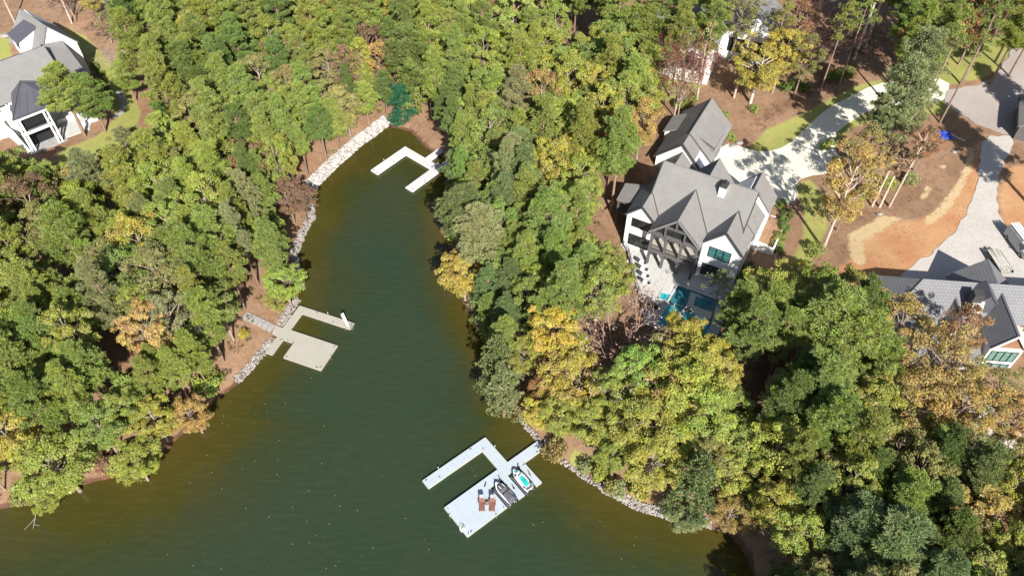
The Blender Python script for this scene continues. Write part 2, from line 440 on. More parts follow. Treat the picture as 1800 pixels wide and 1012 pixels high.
n_big = noise(nt, 0.16, 6, 0.6); n_mid = noise(nt, 0.9, 6, 0.65, dist=0.6); n_fine = noise(nt, 5.0, 5, 0.7)
base = mix_rgb(nt, ramp(nt, n_big.outputs[0], 0.35, 0.65), (0.225, 0.132, 0.080), (0.30, 0.19, 0.12))
base = mix_rgb(nt, ramp(nt, n_mid.outputs[0], 0.48, 0.75), base, (0.14, 0.078, 0.048))
base = mix_rgb(nt, ramp(nt, n_fine.outputs[0], 0.52, 0.72), base, (0.37, 0.25, 0.165))
def cover(chan, colr, base, edge=0.35):
    add = nt.nodes.new('ShaderNodeMath'); add.operation = 'MULTIPLY_ADD'
    nt.links.new(n_mid.outputs[0], add.inputs[0]); add.inputs[1].default_value = edge * 2
    nt.links.new(chan, add.inputs[2])
    return mix_rgb(nt, ramp(nt, add.outputs[0], 0.5 + edge - 0.1, 0.5 + edge + 0.14), base, colr)
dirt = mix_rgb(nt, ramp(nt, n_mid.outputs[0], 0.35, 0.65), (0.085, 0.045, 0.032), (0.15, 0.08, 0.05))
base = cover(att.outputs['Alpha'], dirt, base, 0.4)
clay = mix_rgb(nt, ramp(nt, n_big.outputs[0], 0.35, 0.65), (0.42, 0.195, 0.095), (0.50, 0.30, 0.155))
clay = mix_rgb(nt, ramp(nt, n_fine.outputs[0], 0.5, 0.75), clay, (0.37,0.18,0.095))
base = cover(sep.outputs[1], clay, base, 0.4)
strw = mix_rgb(nt, ramp(nt, n_fine.outputs[0], 0.35, 0.65), (0.42,0.30,0.16), (0.60,0.47,0.28))
base = cover(sep.outputs[2], strw, base, 0.5)
grs = mix_rgb(nt, ramp(nt, n_big.outputs[0], 0.35, 0.65), (0.25,0.265,0.075), (0.37,0.345,0.115))
grs = mix_rgb(nt, ramp(nt, n_fine.outputs[0], 0.45, 0.7), grs, (0.19,0.21,0.06))
base = cover(sep.outputs[0], grs, base, 0.3)
finish(nt, base, 0.95, 0.1, n_fine.outputs[0], 0.12, 0.5)
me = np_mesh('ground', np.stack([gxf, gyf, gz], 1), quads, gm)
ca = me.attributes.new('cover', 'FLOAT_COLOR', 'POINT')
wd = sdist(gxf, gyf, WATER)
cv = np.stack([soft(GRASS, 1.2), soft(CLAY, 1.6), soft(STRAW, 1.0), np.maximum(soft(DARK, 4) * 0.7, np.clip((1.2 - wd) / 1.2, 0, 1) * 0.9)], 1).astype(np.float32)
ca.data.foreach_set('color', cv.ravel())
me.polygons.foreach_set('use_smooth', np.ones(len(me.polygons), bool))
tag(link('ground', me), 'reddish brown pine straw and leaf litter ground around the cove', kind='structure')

# ------------------------------------------------------------------ water
wx = axis_pts(-110, 60, 1.5, 300); wy = axis_pts(10, 150, 1.5, 200)
wx = wx[wx < 90]; wy = wy[(wy < 170)]
WX, WY = np.meshgrid(wx, wy); wxf, wyf = WX.ravel(), WY.ravel()
ii = np.arange(len(wxf)).reshape(len(wy), len(wx))
wq = np.stack([ii[:-1, :-1].ravel(), ii[:-1, 1:].ravel(), ii[1:, 1:].ravel(), ii[1:, :-1].ravel()], 1)
wdist = -sdist(wxf, wyf, WATER)
keep = (wdist[wq].max(1) > -4)
wq = wq[keep]
used = np.unique(wq); remap = np.full(len(wxf), -1); remap[used] = np.arange(len(used)); wq = remap[wq]
wxf, wyf, wdist = wxf[used], wyf[used], wdist[used]
# bed: a broad shallow shelf along the left bank and in the head of the cove, steeper on the right
left_d = edge_dist(wxf, wyf, pixpoly(SHORE_L), False)
right_d = edge_dist(wxf, wyf, pixpoly(SHORE_R), False)
shelf = np.minimum(left_d * np.where(wyf < 62, 0.8, 1.25), right_d * np.where(wyf < 60, 1.15, 1.9))
shelf = np.minimum(shelf, np.maximum(0, (133 - wyf) * 0.42))
wm, nt = new_mat('lake_water')
at = nt.nodes.new('ShaderNodeAttribute'); at.attribute_name = 'depth'
n1 = noise(nt, 0.07, 4, 0.55); n2 = noise(nt, 0.03, 3)
mp = nt.nodes.new('ShaderNodeMapping'); tc = nt.nodes.new('ShaderNodeTexCoord')
nt.links.new(tc.outputs['Object'], mp.inputs[0]); mp.inputs['Rotation'].default_value = (0, 0, 0.35); mp.inputs['Scale'].default_value = (0.35, 1.6, 1)
rip = nt.nodes.new('ShaderNodeTexNoise'); rip.inputs['Scale'].default_value = 1.1; rip.inputs['Detail'].default_value = 5; nt.links.new(mp.outputs[0], rip.inputs['Vector'])
a = nt.nodes.new('ShaderNodeMath'); a.operation = 'MULTIPLY_ADD'; a.inputs[1].default_value = 9.0
nt.links.new(n1.outputs[0], a.inputs[0]); nt.links.new(at.outputs['Fac'], a.inputs[2])
r1 = ramp(nt, a.outputs[0], 5.5, 13.0); r2 = ramp(nt, a.outputs[0], 10.0, 20.0)
c = mix_rgb(nt, r1, (0.066, 0.050, 0.0115), (0.040, 0.041, 0.0105))
c = mix_rgb(nt, r2, c, (0.0290, 0.0435, 0.0215))
c = mix_rgb(nt, ramp(nt, n2.outputs[0], 0.35, 0.65), c, mix_rgb(nt, 1.0, c, (0.80, 0.96, 0.90), 'MULTIPLY'))
c = mix_rgb(nt, ramp(nt, rip.outputs[0], 0.45, 0.75), c, mix_rgb(nt, 1.0, c, (1.22, 1.2, 1.18), 'MULTIPLY'))  # lighter ripple streaks: sun and sky sheen put into the water colour
finish(nt, c, 0.12, 0.45, rip.outputs[0], 0.05, 0.2)
me = np_mesh('lake_water', np.stack([wxf, wyf, np.zeros(len(wxf))], 1), wq, wm)
da = me.attributes.new('depth', 'FLOAT', 'POINT'); da.data.foreach_set('value', shelf.astype(np.float32))
me.polygons.foreach_set('use_smooth', np.ones(len(me.polygons), bool))
tag(link('lake_water', me), 'dark green lake water turning brown over the shallows', kind='structure')

# floating leaves and flecks drifting on the lake
vs = []; qs = []
streak = [((470, 700), (560, 1010), 40, 190), ((360, 860), (470, 690), 35, 60), ((560, 830), (690, 820), 30, 22), ((800, 810), (850, 835), 14, 14),
          ((930, 880), (1180, 990), 30, 40), ((500, 600), (640, 790), 40, 20), ((100, 930), (420, 1000), 30, 20), ((700, 260), (770, 300), 14, 20), ((600, 1000), (760, 930), 40, 20)]
for a0, b0, sp, n in streak:
    for _ in range(int(n * 0.5)):
        t = random.random(); p = (a0[0] + (b0[0] - a0[0]) * t + random.gauss(0, sp), a0[1] + (b0[1] - a0[1]) * t + random.gauss(0, sp * 0.5))
        x, y = pix(p, 0)
        if wdist1(x, y) > -1.0: continue
        s = random.choice((0.03, 0.035, 0.045, 0.08)); an = random.random() * 6.28; k = len(vs)
        for q in range(4):
            an2 = an + q * math.pi / 2; rr = s * (1.0 if q % 2 == 0 else 0.55)
            vs.append((x + math.cos(an2) * rr, y + math.sin(an2) * rr, 0.012 + 0.01 * (q % 2)))
        qs.append((k, k + 1, k + 2, k + 3))
tag(link('floating_leaves', np_mesh('floating_leaves', np.array(vs), np.array(qs), M['leaf_speck'])), 'fallen leaves and pale flecks drifting on the water', kind='stuff')

# ------------------------------------------------------------------ drives and roads, draped over the ground
def ragged(poly, amp, step=0.9):
    out = []; n = len(poly)
    for i in range(n):
        a = np.array(poly[i]); c = np.array(poly[(i + 1) % n]); L = np.hypot(*(c - a)); k = max(1, int(L / step)); d = (c - a) / max(L, 1e-6)
        for j in range(k):
            p = a + (c - a) * j / k; w = amp * (0.6 * math.sin(p[0] * 1.3 + p[1] * 0.7) + 0.5 * math.sin(p[0] * 0.5 - p[1] * 2.1) + rng.normal() * 0.5)
            out.append((p[0] - d[1] * w, p[1] + d[0] * w))
    return out
def drape(name, poly, m, off, label, maxlen=1.6, level=None):
    bm = bmesh.new()
    f = bm.faces.new([bm.verts.new((x, y, 0)) for x, y in poly])
    bmesh.ops.triangulate(bm, faces=bm.faces)
    pa = np.array(poly)
    for ax in (0, 1):
        for c in np.arange(pa[:, ax].min() + 0.7, pa[:, ax].max(), 1.3):
            bmesh.ops.bisect_plane(bm, geom=bm.verts[:] + bm.edges[:] + bm.faces[:], dist=1e-4, plane_co=(c, 0, 0) if ax == 0 else (0, c, 0), plane_no=(1, 0, 0) if ax == 0 else (0, 1, 0))
    bmesh.ops.remove_doubles(bm, verts=bm.verts, dist=1e-3)
    bm.normal_update()
    co = np.array([v.co[:2] for v in bm.verts])
    zz = tz(co[:, 0], co[:, 1]) if level is None else np.full(len(co), level)
    for v, z in zip(bm.verts, zz): v.co.z = z + off
    for f in bm.faces:
        if f.normal.z < 0: f.normal_flip()
    be = [e for e in bm.edges if e.is_boundary]
    g = bmesh.ops.extrude_edge_only(bm, edges=be)
    for v in g['geom']:
        if isinstance(v, bmesh.types.BMVert): v.co.z -= off + 0.25
    me = bpy.data.meshes.new(name); bm.to_mesh(me); bm.free(); me.materials.append(m)
    return tag(link(name, me), label, kind='structure')
def chaikin(pts, it=2, closed=True):
    for _ in range(it):
        q = []; n = len(pts)
        for i in range(n):
            a, b = pts[i], pts[(i + 1) % n]
            q += [(a[0] * .75 + b[0] * .25, a[1] * .75 + b[1] * .25), (a[0] * .25 + b[0] * .75, a[1] * .25 + b[1] * .75)]
        pts = q
    return pts
drive_px = [(1262, 262), (1285, 250), (1312, 262), (1345, 268), (1380, 258), (1412, 234), (1440, 210), (1485, 182), (1530, 162), (1590, 156), (1662, 152),
            (1660, 192), (1600, 192), (1530, 202), (1492, 224), (1462, 246), (1468, 270), (1482, 284), (1470, 302), (1412, 310), (1398, 325), (1405, 348), (1380, 362), (1335, 355), (1240, 330)]
drape('concrete_driveway', chaikin([pix(p, 7.3) for p in drive_px], 1), M['concrete'], 0.10, 'pale concrete driveway curving from the white house to the road')
road_px = [(1830, 40), (1782, 80), (1764, 115), (1742, 145), (1712, 158), (1664, 160), (1655, 176), (1662, 192), (1690, 203), (1722, 222), (1800, 245), (1900, 235), (1980, 60)]
drape('landing_pad', [pix(p, 0.9) for p in ((957, 770), (982, 782), (975, 796), (955, 790))], M['slab'], 0.3, 'small grey concrete pad where the blue dock gangway meets the bank')
drape('gravel_road', ragged(chaikin([pix(p, 8.5) for p in road_px], 1), 0.25), M['asphalt'], 0.12, 'dusty pinkish grey road at the right edge')
grav_px = [(1724, 240), (1722, 290), (1714, 335), (1698, 380), (1668, 420), (1622, 455), (1580, 485), (1550, 520), (1560, 600), (1900, 600), (1900, 430), (1780, 420), (1757, 385), (1748, 345), (1758, 300), (1790, 240)]
drape('gravel_drive', ragged(chaikin([pix(p, 8.3) for p in grav_px], 1), 0.22), M['gravel'], 0.07, 'pale gravel drive running down to the grey roofed house')

# ------------------------------------------------------------------ riprap along the banks
def riprap(name, line_px, w0, w1, n, m, label, smin=0.16, smax=0.42, rise=0.5):
    pts = np.array([pix(p, 0.2) for p in line_px])
    seg = np.hypot(*(pts[1:] - pts[:-1]).T); cum = np.concatenate([[0], np.cumsum(seg)])
    bm = bmesh.new(); bmesh.ops.create_icosphere(bm, subdivisions=1, radius=1.0)
    bv = np.array([v.co[:] for v in bm.verts]); bm.verts.index_update()
    bf = np.array([[v.index for v in f.verts] for f in bm.faces]); bm.free()
    V = []; Fs = []
    for k in range(n):
        s = rng.random() * cum[-1]; i = min(np.searchsorted(cum, s) - 1, len(seg) - 1); i = max(i, 0)
        t = (s - cum[i]) / seg[i]; p = pts[i] * (1 - t) + pts[i + 1] * t
        d = (pts[i + 1] - pts[i]) / seg[i]; nn = np.array([-d[1], d[0]])
        q = p + nn * SIDE * (w0 + (w1 - w0) * rng.random())
        lx, ly = (q - BD.o) @ BD.u, (q - BD.o) @ BD.v
        if -9 < lx < 0 and -0.35 < ly < 2.2: q = q + BD.v * (2.6 if ly > 0.9 else -2.4)   # keep the steps and gangway of the beige dock free
        r = smin + (smax - smin) * rng.random() ** 2
        sc = r * (0.7 + 0.6 * rng.random(3)) * np.array([1, 1, 0.75])
        a = rng.random() * 6.28; ca_, sa_ = math.cos(a), math.sin(a)
        v = bv * (0.8 + 0.4 * rng.random((len(bv), 1))) * sc
        v = np.stack([v[:, 0] * ca_ - v[:, 1] * sa_, v[:, 0] * sa_ + v[:, 1] * ca_, v[:, 2]], 1)
        z = max(tz1(q[0], q[1]), -0.15)
        V.append(v + [q[0], q[1], z + r * 0.25 + 0.12 * rng.random()]); Fs.append(bf + k * len(bv))
    me = np_mesh(name, np.concatenate(V), np.concatenate(Fs), m)
    return tag(link(name, me), label, kind='stuff')
SIDE = 1
BD = Frame((517.6, 601.6), 0.45, -21.5)
riprap('white_riprap', [(548, 338), (560, 322), (598, 285), (632, 255), (662, 234), (686, 216)], -0.3, 1.9, 3600, M['stone_white'], 'wide band of white riprap rocks at the head of the cove', 0.09, 0.25)
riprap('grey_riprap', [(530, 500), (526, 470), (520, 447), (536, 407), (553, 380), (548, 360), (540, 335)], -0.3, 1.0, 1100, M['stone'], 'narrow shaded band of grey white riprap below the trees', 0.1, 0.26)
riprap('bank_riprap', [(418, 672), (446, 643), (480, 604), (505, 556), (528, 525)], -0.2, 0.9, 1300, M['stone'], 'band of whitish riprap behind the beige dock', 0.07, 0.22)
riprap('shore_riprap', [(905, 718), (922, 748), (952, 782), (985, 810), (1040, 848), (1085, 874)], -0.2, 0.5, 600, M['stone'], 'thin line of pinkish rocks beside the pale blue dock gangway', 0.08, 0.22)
riprap('point_riprap', [(1060, 862), (1085, 874), (1120, 893), (1170, 908), (1250, 925)], -0.2, 0.95, 900, M['stone'], 'pale rocks along the wooded point at the bottom', 0.09, 0.26)

# ------------------------------------------------------------------ buildings
def house(F, name, label, cat='house'):
    return thing(name, label, cat, (F.o[0], F.o[1], 0), math.radians(F.deg))
def roof_gable(par, u0, u1, v0, v1, ze, zr, axis, m, th=0.2, r=None, name='roof'):
    """two slabs meeting at a ridge; u/v ranges are the eave lines"""
    mb = MB()
    if axis == 'v':
        c = (u0 + u1) / 2 if r is None else r
        mb.slab([(u0, v0, ze), (c, v0, zr), (c, v1, zr), (u0, v1, ze)], th)
        mb.slab([(c, v0, zr), (u1, v0, ze), (u1, v1, ze), (c, v1, zr)], th)
    else:
        c = (v0 + v1) / 2 if r is None else r
        mb.slab([(u0, v0, ze), (u1, v0, ze), (u1, c, zr), (u0, c, zr)], th)
        mb.slab([(u0, c, zr), (u1, c, zr), (u1, v1, ze), (u0, v1, ze)], th)
    return mb.build(name, m, par, uv=True)
def strip(par, pts, name='valley_flashing', r=0.085):
    return MB().tube(pts, [r] * len(pts), 4).build(name, M['flash'], par)
def fascia(par, pts, name='rake_trim', w=0.12, h=0.3):
    mb = MB()
    for a, b in zip(pts[:-1], pts[1:]): mb.beam(a, b, w, h)
    return mb.build(name, M['flash'], par)
PANE = {}
def window(par, u0, u1, z0, z1, v, cols, rows, glass, facing='v', fr=None, bars=1, th=0.09):
    """framed window with its own panes; facing 'v' looks to -v, 'u' looks to +u, '-u' to -u (u0,u1 then run along v)"""
    fr = fr or M['frame_dark']
    def P(a, d, z): return {'v': (a, v - d, z), 'u': (v + d, a, z), '-u': (v - d, a, z), '-v': (a, v + d, z)}[facing]
    mb = MB()
    def bar(a0, a1, zz0, zz1, d0=-0.05, d1=th):
        p = P(a0, d0, zz0); q = P(a1, d1, zz1)
        mb.box(min(p[0], q[0]), max(p[0], q[0]), min(p[1], q[1]), max(p[1], q[1]), min(p[2], q[2]), max(p[2], q[2]))
    f = 0.1
    bar(u0, u1, z0, z0 + f); bar(u0, u1, z1 - f, z1); bar(u0, u0 + f, z0 + f, z1 - f); bar(u1 - f, u1, z0 + f, z1 - f)
    cw = (u1 - u0) / cols; rh = (z1 - z0) / rows
    for i in range(1, cols): bar(u0 + i * cw - f * 0.8, u0 + i * cw + f * 0.8, z0 + f, z1 - f, -0.05, th * 0.9)
    for j in range(1, rows): bar(u0 + f, u1 - f, z0 + j * rh - 0.03, z0 + j * rh + 0.03, -0.05, th * 0.6)
    w = mb.build('window', fr, par)
    for i in range(cols):
        for j in range(rows):
            a0, a1 = u0 + i * cw + f * 0.7, u0 + (i + 1) * cw - f * 0.7
            b0, b1 = z0 + j * rh + 0.02, z0 + (j + 1) * rh - 0.02
            p = P(a0, -0.02, b0); q = P(a1, 0.03, b1)
            MB().box(min(p[0], q[0]), max(p[0], q[0]), min(p[1], q[1]), max(p[1], q[1]), b0, b1).build('pane', glass, w)
    return w

# ---- the white lake house
H = house(FH, 'white_house', 'large white two storey lake house with grey gabled roofs and dark timber porch')
W = M['stucco']; RG = M['roof_grey']; zb = 3.6
MB().gable(0, 4.8, 0, 6.0, zb, 12.15, 14.45, 'v').build('wall', W, H)
MB().gable(2.75, 17.55, 1.3, 12.9, zb, 12.2, 18.15, 'u', 7.1).build('wall', W, H)
MB().gable(12.85, 19.0, -0.5, 14.2, zb, 12.2, 15.55, 'v').build('wall', W, H)
MB().gable(6.5, 12.5, 8.0, 14.4, zb, 12.2, 16.05, 'v').build('wall', W, H)
MB().gable(13.6, 19.65, 9.6, 14.6, zb, 12.2, 15.95, 'v').build('wall', W, H)
MB().gable(-2.0, 6.7, 18.3, 32.3, zb, 9.55, 13.9, 'v').build('wall', W, H)
MB().gable(-0.3, 5.3, 12.0, 18.4, zb, 9.1, 12.05, 'v').build('wall', W, H)
MB().box(-3.2, 0.0, 25.5, 30.2, zb, 9.7).build('wall', W, H)
roof_gable(H, 2.45, 17.8, 0.75, 13.4, 12.2, 18.5, 'u', RG, 0.22, 7.1)
roof_gable(H, -0.25, 5.0, -0.3, 7.0, 12.05, 14.72, 'v', RG, 0.2)
roof_gable(H, 4.55, 12.95, -2.55, 7.0, 12.35, 16.6, 'v', RG, 0.25)
roof_gable(H, 12.6, 19.25, -0.8, 4.4, 12.35, 15.9, 'v', RG, 0.2)
roof_gable(H, 12.5, 19.55, 4.4, 10.4, 12.3, 15.98, 'v', RG, 0.2, 15.95)
roof_gable(H, 6.2, 12.8, 8.0, 14.7, 12.3, 16.3, 'v', RG, 0.2)
roof_gable(H, 13.2, 19.95, 10.4, 14.9, 12.25, 16.15, 'v', RG, 0.2, 16.6)
roof_gable(H, -2.4, 7.1, 20.9, 32.7, 9.65, 14.2, 'v', RG, 0.22)
roof_gable(H, -2.35, 6.3, 17.9, 20.9, 9.8, 14.15, 'v', RG, 0.2, 2.35)
roof_gable(H, -0.7, 5.7, 12.0, 18.2, 9.0, 12.35, 'v', RG, 0.2)
MB().slab([(-3.5, 25.2, 9.8), (0.2, 25.2, 11.6), (0.2, 30.5, 11.6), (-3.5, 30.5, 9.8)], 0.2).build('roof', RG, H, uv=True)
# low porch roof on the left end, on dark posts
MB().slab([(-3.2, 3.3, 10.9), (0.6, 3.3, 11.6), (1.2, 7.6, 11.75), (0.2, 8.2, 11.6), (-3.5, 7.7, 10.9)], 0.22).build('porch_roof', RG, H, uv=True)
for v_ in (3.55, 7.4): MB().box(-3.05, -2.75, v_, v_ + 0.3, 2.6, 10.7).build('post', M['timber'], H)
MB().box(-3.0, 0.0, 3.5, 7.6, 7.9, 8.15).build('porch_floor', M['timber'], H)
MB().box(-3.05, 0.0, 3.5, 3.75, 10.35, 10.72).build('beam', M['timber'], H)
MB().box(-3.05, -2.8, 3.75, 7.6, 10.35, 10.72).build('beam', M['timber'], H)
# valleys and rakes
strip(H, [(8.8, 5.2, 16.62), (12.95, 0.95, 12.45)]); strip(H, [(8.7, 5.2, 16.62), (4.7, 1.1, 12.5)])
strip(H, [(2.6, 3.35, 14.78), (4.95, 0.95, 12.42)]); strip(H, [(16.0, 4.5, 16.0), (17.7, 2.75, 14.25)])
strip(H, [(9.5, 10.0, 16.3), (6.2, 13.3, 12.4)]); strip(H, [(16.7, 10.3, 16.2), (19.7, 10.45, 12.6)], r=0.06)
strip(H, [(16.1, 4.4, 16.0), (19.3, 4.4, 12.5)], r=0.06)
fascia(H, [(-0.25, -0.34, 11.95), (2.375, -0.34, 14.6), (5.0, -0.34, 11.95)])
fascia(H, [(12.6, -0.84, 12.22), (15.92, -0.84, 15.78), (19.25, -0.84, 12.22)])
fascia(H, [(-2.35, 17.86, 9.68), (2.35, 17.86, 14.05), (6.3, 17.86, 9.68)])
fascia(H, [(2.43, 0.8, 12.25), (2.43, 7.1, 18.4)]); fascia(H, [(17.82, 0.8, 12.25), (17.82, 7.1, 18.4)])
MB().tube([(2.5, 7.1, 18.52), (17.75, 7.1, 18.52)], [0.09, 0.09], 5).build('ridge_cap', RG, H)
MB().tube([(2.35, 20.9, 14.24), (2.35, 32.7, 14.22)], [0.09, 0.09], 5).build('ridge_cap', RG, H)
strip(H, [(2.45, 20.88, 14.3), (7.1, 20.88, 9.85)], 'step_flashing', 0.11)
# chimney
ch = MB().box(12.15, 13.2, 5.3, 6.75, 15.5, 18.6).build('chimney', W, H)
MB().box(12.07, 13.28, 5.22, 6.83, 18.6, 18.72).box(12.25, 13.1, 5.4, 6.6, 18.72, 19.15).build('cap', M['flash'], ch)
for v_ in (5.7, 6.3): MB().tube([(12.68, v_, 19.1), (12.68, v_, 19.45)], [0.14, 0.14], 8).build('flue', M['iron'], ch)
for p_ in ((18.2, 7.0, 13.85), (17.3, 9.9, 14.9)): MB().tube([(p_[0], p_[1], 12.0), p_], [0.06, 0.06], 6).build('vent_pipe', M['flash'], H)
# garage shed dormer on the right slope, white cheeks and windows
d = MB().add([(4.0, 23.0, 10.0), (6.5, 23.0, 9.9), (6.5, 29.3, 9.9), (4.0, 29.3, 10.0), (4.0, 23.0, 12.75), (6.5, 23.0, 11.75), (6.5, 29.3, 11.75), (4.0, 29.3, 12.75)],
             [(3, 2, 1, 0), (4, 5, 6, 7), (0, 1, 5, 4), (1, 2, 6, 5), (2, 3, 7, 6), (3, 0, 4, 7)]).build('dormer', RG, H)
MB().slab([(3.5, 22.6, 13.05), (6.85, 22.6, 11.75), (6.85, 29.7, 11.75), (3.5, 29.7, 13.05)], 0.16).build('dormer_roof', RG, d, uv=True)
for k in range(3): window(H, 23.5 + k * 1.9, 25.0 + k * 1.9, 10.35, 11.5, 6.5, 2, 1, M['glass'], 'u')
for k in range(3): MB().box(6.72, 6.8, 21.5 + k * 3.6, 24.3 + k * 3.6, 7.2, 9.3).build('garage_door', M['timber'], H)
window(H, 13.3, 15.2, 9.6, 11.2, 5.3, 2, 2, M['glass'], 'u')
# front windows
window(H, 0.95, 4.45, 9.75, 11.55, 0.0, 3, 2, M['glass'])
window(H, 0.8, 4.6, 5.6, 8.0, 0.0, 4, 2, M['glass'])
window(H, 13.95, 17.45, 9.7, 11.85, -0.5, 3, 3, M['glass_sky_teal'])
window(H, 13.5, 17.3, 5.5, 8.0, -0.5, 4, 2, M['glass'])
for k in range(3): window(H, 6.0 + k * 2.45, 7.1 + k * 2.45, 8.55, 10.7, 1.3, 2, 2, M['glass'])
for k in range(3): window(H, 5.6 + k * 2.35, 7.5 + k * 2.35, 5.2, 7.6, 1.3, 2, 2, M['glass'])
window(H, 1.5, 3.0, 9.5, 11.3, 19.0, 1, 2, M['glass'], 'u'); window(H, 6.0, 7.4, 9.3, 11.0, 19.0, 2, 2, M['glass'], 'u')
window(H, 8.6, 9.8, 6.0, 8.0, 19.0, 1, 2, M['glass'], 'u')
# timber porch with trussed gable, balcony and posts
T = M['timber']
for u_ in (5.15, 7.5, 10.0, 12.45): MB().box(u_ - 0.2, u_ + 0.2, -2.25, -1.85, 5.0, 11.8).build('post', T, H)
MB().box(4.75, 12.85, -2.3, -1.8, 11.8, 12.3).build('beam', T, H)
MB().box(4.85, 12.75, -2.32, -1.78, 8.02, 8.42).build('beam', T, H)
for u_ in (5.1, 7.5, 10.0, 12.45): MB().box(u_ - 0.13, u_ + 0.13, -1.78, 1.3, 7.95, 8.25).build('beam', T, H)
MB().box(4.95, 12.65, -1.78, 1.28, 8.27, 8.38).build('balcony_floor', M['dock_beige'], H)
tr = MB()
tr.beam((4.7, -2.35, 12.25), (8.75, -2.35, 16.3), 0.3, 0.42); tr.beam((12.8, -2.35, 12.25), (8.75, -2.35, 16.3), 0.3, 0.42)
tr.beam((6.5, -2.3, 14.25), (11.0, -2.3, 14.25), 0.26, 0.3); tr.beam((8.75, -2.3, 14.4), (8.75, -2.3, 16.1), 0.28, 0.28)
tr.beam((7.2, -2.3, 12.3), (7.2, -2.3, 14.8), 0.28, 0.28); tr.beam((10.3, -2.3, 12.3), (10.3, -2.3, 14.8), 0.28, 0.28)
tr.build('truss', T, H)
MB().add([(5.0, -1.95, 12.32), (12.5, -1.95, 12.32), (8.75, -1.95, 16.0)], [(0, 1, 2)]).add([(5.0, -1.90, 12.32), (12.5, -1.90, 12.32), (8.75, -1.90, 16.0)], [(0, 2, 1)]).build('gable_screen', M['glass'], H)
for u_, s_ in ((5.15, 1), (7.5, -1), (7.5, 1), (10.0, -1), (10.0, 1), (12.45, -1)):
    MB().beam((u_ + s_ * 0.2, -2.05, 10.9), (u_ + s_ * 0.85, -2.05, 11.75), 0.16, 0.2).build('knee_brace', T, H); MB().beam((u_ + s_ * 0.2, -2.05, 7.2), (u_ + s_ * 0.8, -2.05, 8.0), 0.16, 0.2).build('knee_brace', T, H)
rl = MB()
for a0, a1 in ((5.35, 7.3), (7.7, 9.8), (10.2, 12.25)):
    rl.box(a0, a1, -2.1, -2.02, 9.38, 9.46); rl.box(a0, a1, -2.09, -2.03, 8.55, 8.6)
    k = a0 + 0.12
    while k < a1: rl.box(k, k + 0.03, -2.08, -2.04, 8.6, 9.38); k += 0.16
rl.build('balcony_railing', M['iron'], H)
# downspout at the right front corner, cellar bulkhead on the right side
MB().tube([(19.15, -0.6, 12.2), (19.12, -0.6, 9.0), (19.12, -0.58, 5.0)], [0.07] * 3, 6).build('downspout', M['flash'], H)
MB().tube([(12.75, -0.65, 12.2), (12.72, -0.65, 8.0), (12.72, -0.63, 5.0)], [0.09] * 3, 6).build('downspout', M['flash'], H)
mb = MB().box(19.05, 22.5, 8.6, 8.85, 4.0, 7.0).box(22.3, 22.55, 8.85, 16.0, 4.0, 7.2).box(19.7, 22.3, 15.8, 16.0, 4.0, 7.2)
mb.build('retaining_wall', M['trim_white'], H)
MB().box(19.0, 22.3, 8.85, 15.8, 5.2, 6.0).build('side_court', M['concrete'], H)

# patio, pool, spa and furniture of the white house
def wpos(F, u, v, z): x, y = F.w(u, v); return (x, y, z)
pat = house(FH, 'stone_patio', 'pale stone patio between the white house and its pool', 'patio')
def ring(outer, holes):  # rectangles only: split the patio into strips round the pool
    pass
tiles = []
def inpat(u, v): return bool(inside(np.array([u]), np.array([v]), [(-0.2, 1.2), (-0.2, -0.2), (1.6, -1.5), (5.2, -7.3), (8.2, -10.9), (9.6, -13.8), (20, -13.8), (20, -0.3), (19, 1.2)])[0])
def inpool(u, v): return (11.2 < u < 18.6 and -13.3 < v < -4.0) or (9.6 < u < 11.2 and -8.2 < v < -6.5)
tile_me = {}
mbs = MB(); ntile = 0
us = np.arange(-0.3, 20, 1.2); vsn = np.arange(-13.9, 1.3, 0.8)
paving = MB()
cells = []
for a_ in us:
    for b_ in vsn:
        c0 = (a_ + 0.6, b_ + 0.4)
        if inpat(*c0) and not inpool(*c0) and not (11.0 < c0[0] < 18.9 and -13.5 < c0[1] < -3.8) and not (9.4 < c0[0] < 11.2 and -8.5 < c0[1] < -6.3): cells.append((a_, b_))
base_t = MB().box(0.012, 1.188, 0.012, 0.788, 0, 0.09).mesh('paving_stone', M['patio'])
for i, (a_, b_) in enumerate(cells[:300]):
    o = link('paving_stone', base_t, pat); o.location = (a_, b_, 4.93 + 0.004 * ((i * 7) % 3))
MB().prism([(-0.2, 1.2), (-0.2, -0.25), (1.6, -1.55), (5.2, -7.35), (8.2, -10.95), (9.6, -13.9), (11.0, -13.9), (11.0, -8.4), (9.4, -8.4), (9.4, -6.3), (11.0, -6.3), (11.0, -3.8), (18.9, -3.8), (18.9, -13.9), (20, -13.9), (20, -0.52), (12.8, -0.52), (12.8, 1.2)], 2.2, 4.92).build('base', M['patio'], pat)
pm, nt = new_mat('pool_water')
npool = noise(nt, 0.8, 3); c = mix_rgb(nt, ramp(nt, npool.outputs[0], 0.3, 0.7), (0.02, 0.30, 0.36), (0.05, 0.42, 0.46))
finish(nt, c, 0.06, 0.5, npool.outputs[0], 0.03, 0.15)
pm2, nt = new_mat('deep_shaded_pool_water')  # darker teal: tree shade and reflection put into the colour, besides depth
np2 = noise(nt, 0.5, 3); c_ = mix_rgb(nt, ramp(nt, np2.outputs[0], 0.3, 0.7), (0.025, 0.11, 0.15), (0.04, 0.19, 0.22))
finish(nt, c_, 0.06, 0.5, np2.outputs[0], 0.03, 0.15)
pl = house(FH, 'swimming_pool', 'teal swimming pool in front of the white house, partly behind a yellow tree', 'pool')
MB().box(11.3, 18.5, -8.4, -4.1, 3.9, 4.78).build('water', pm2, pl); MB().box(11.3, 18.5, -13.2, -8.4, 4.2, 4.783).build('water', pm, pl)
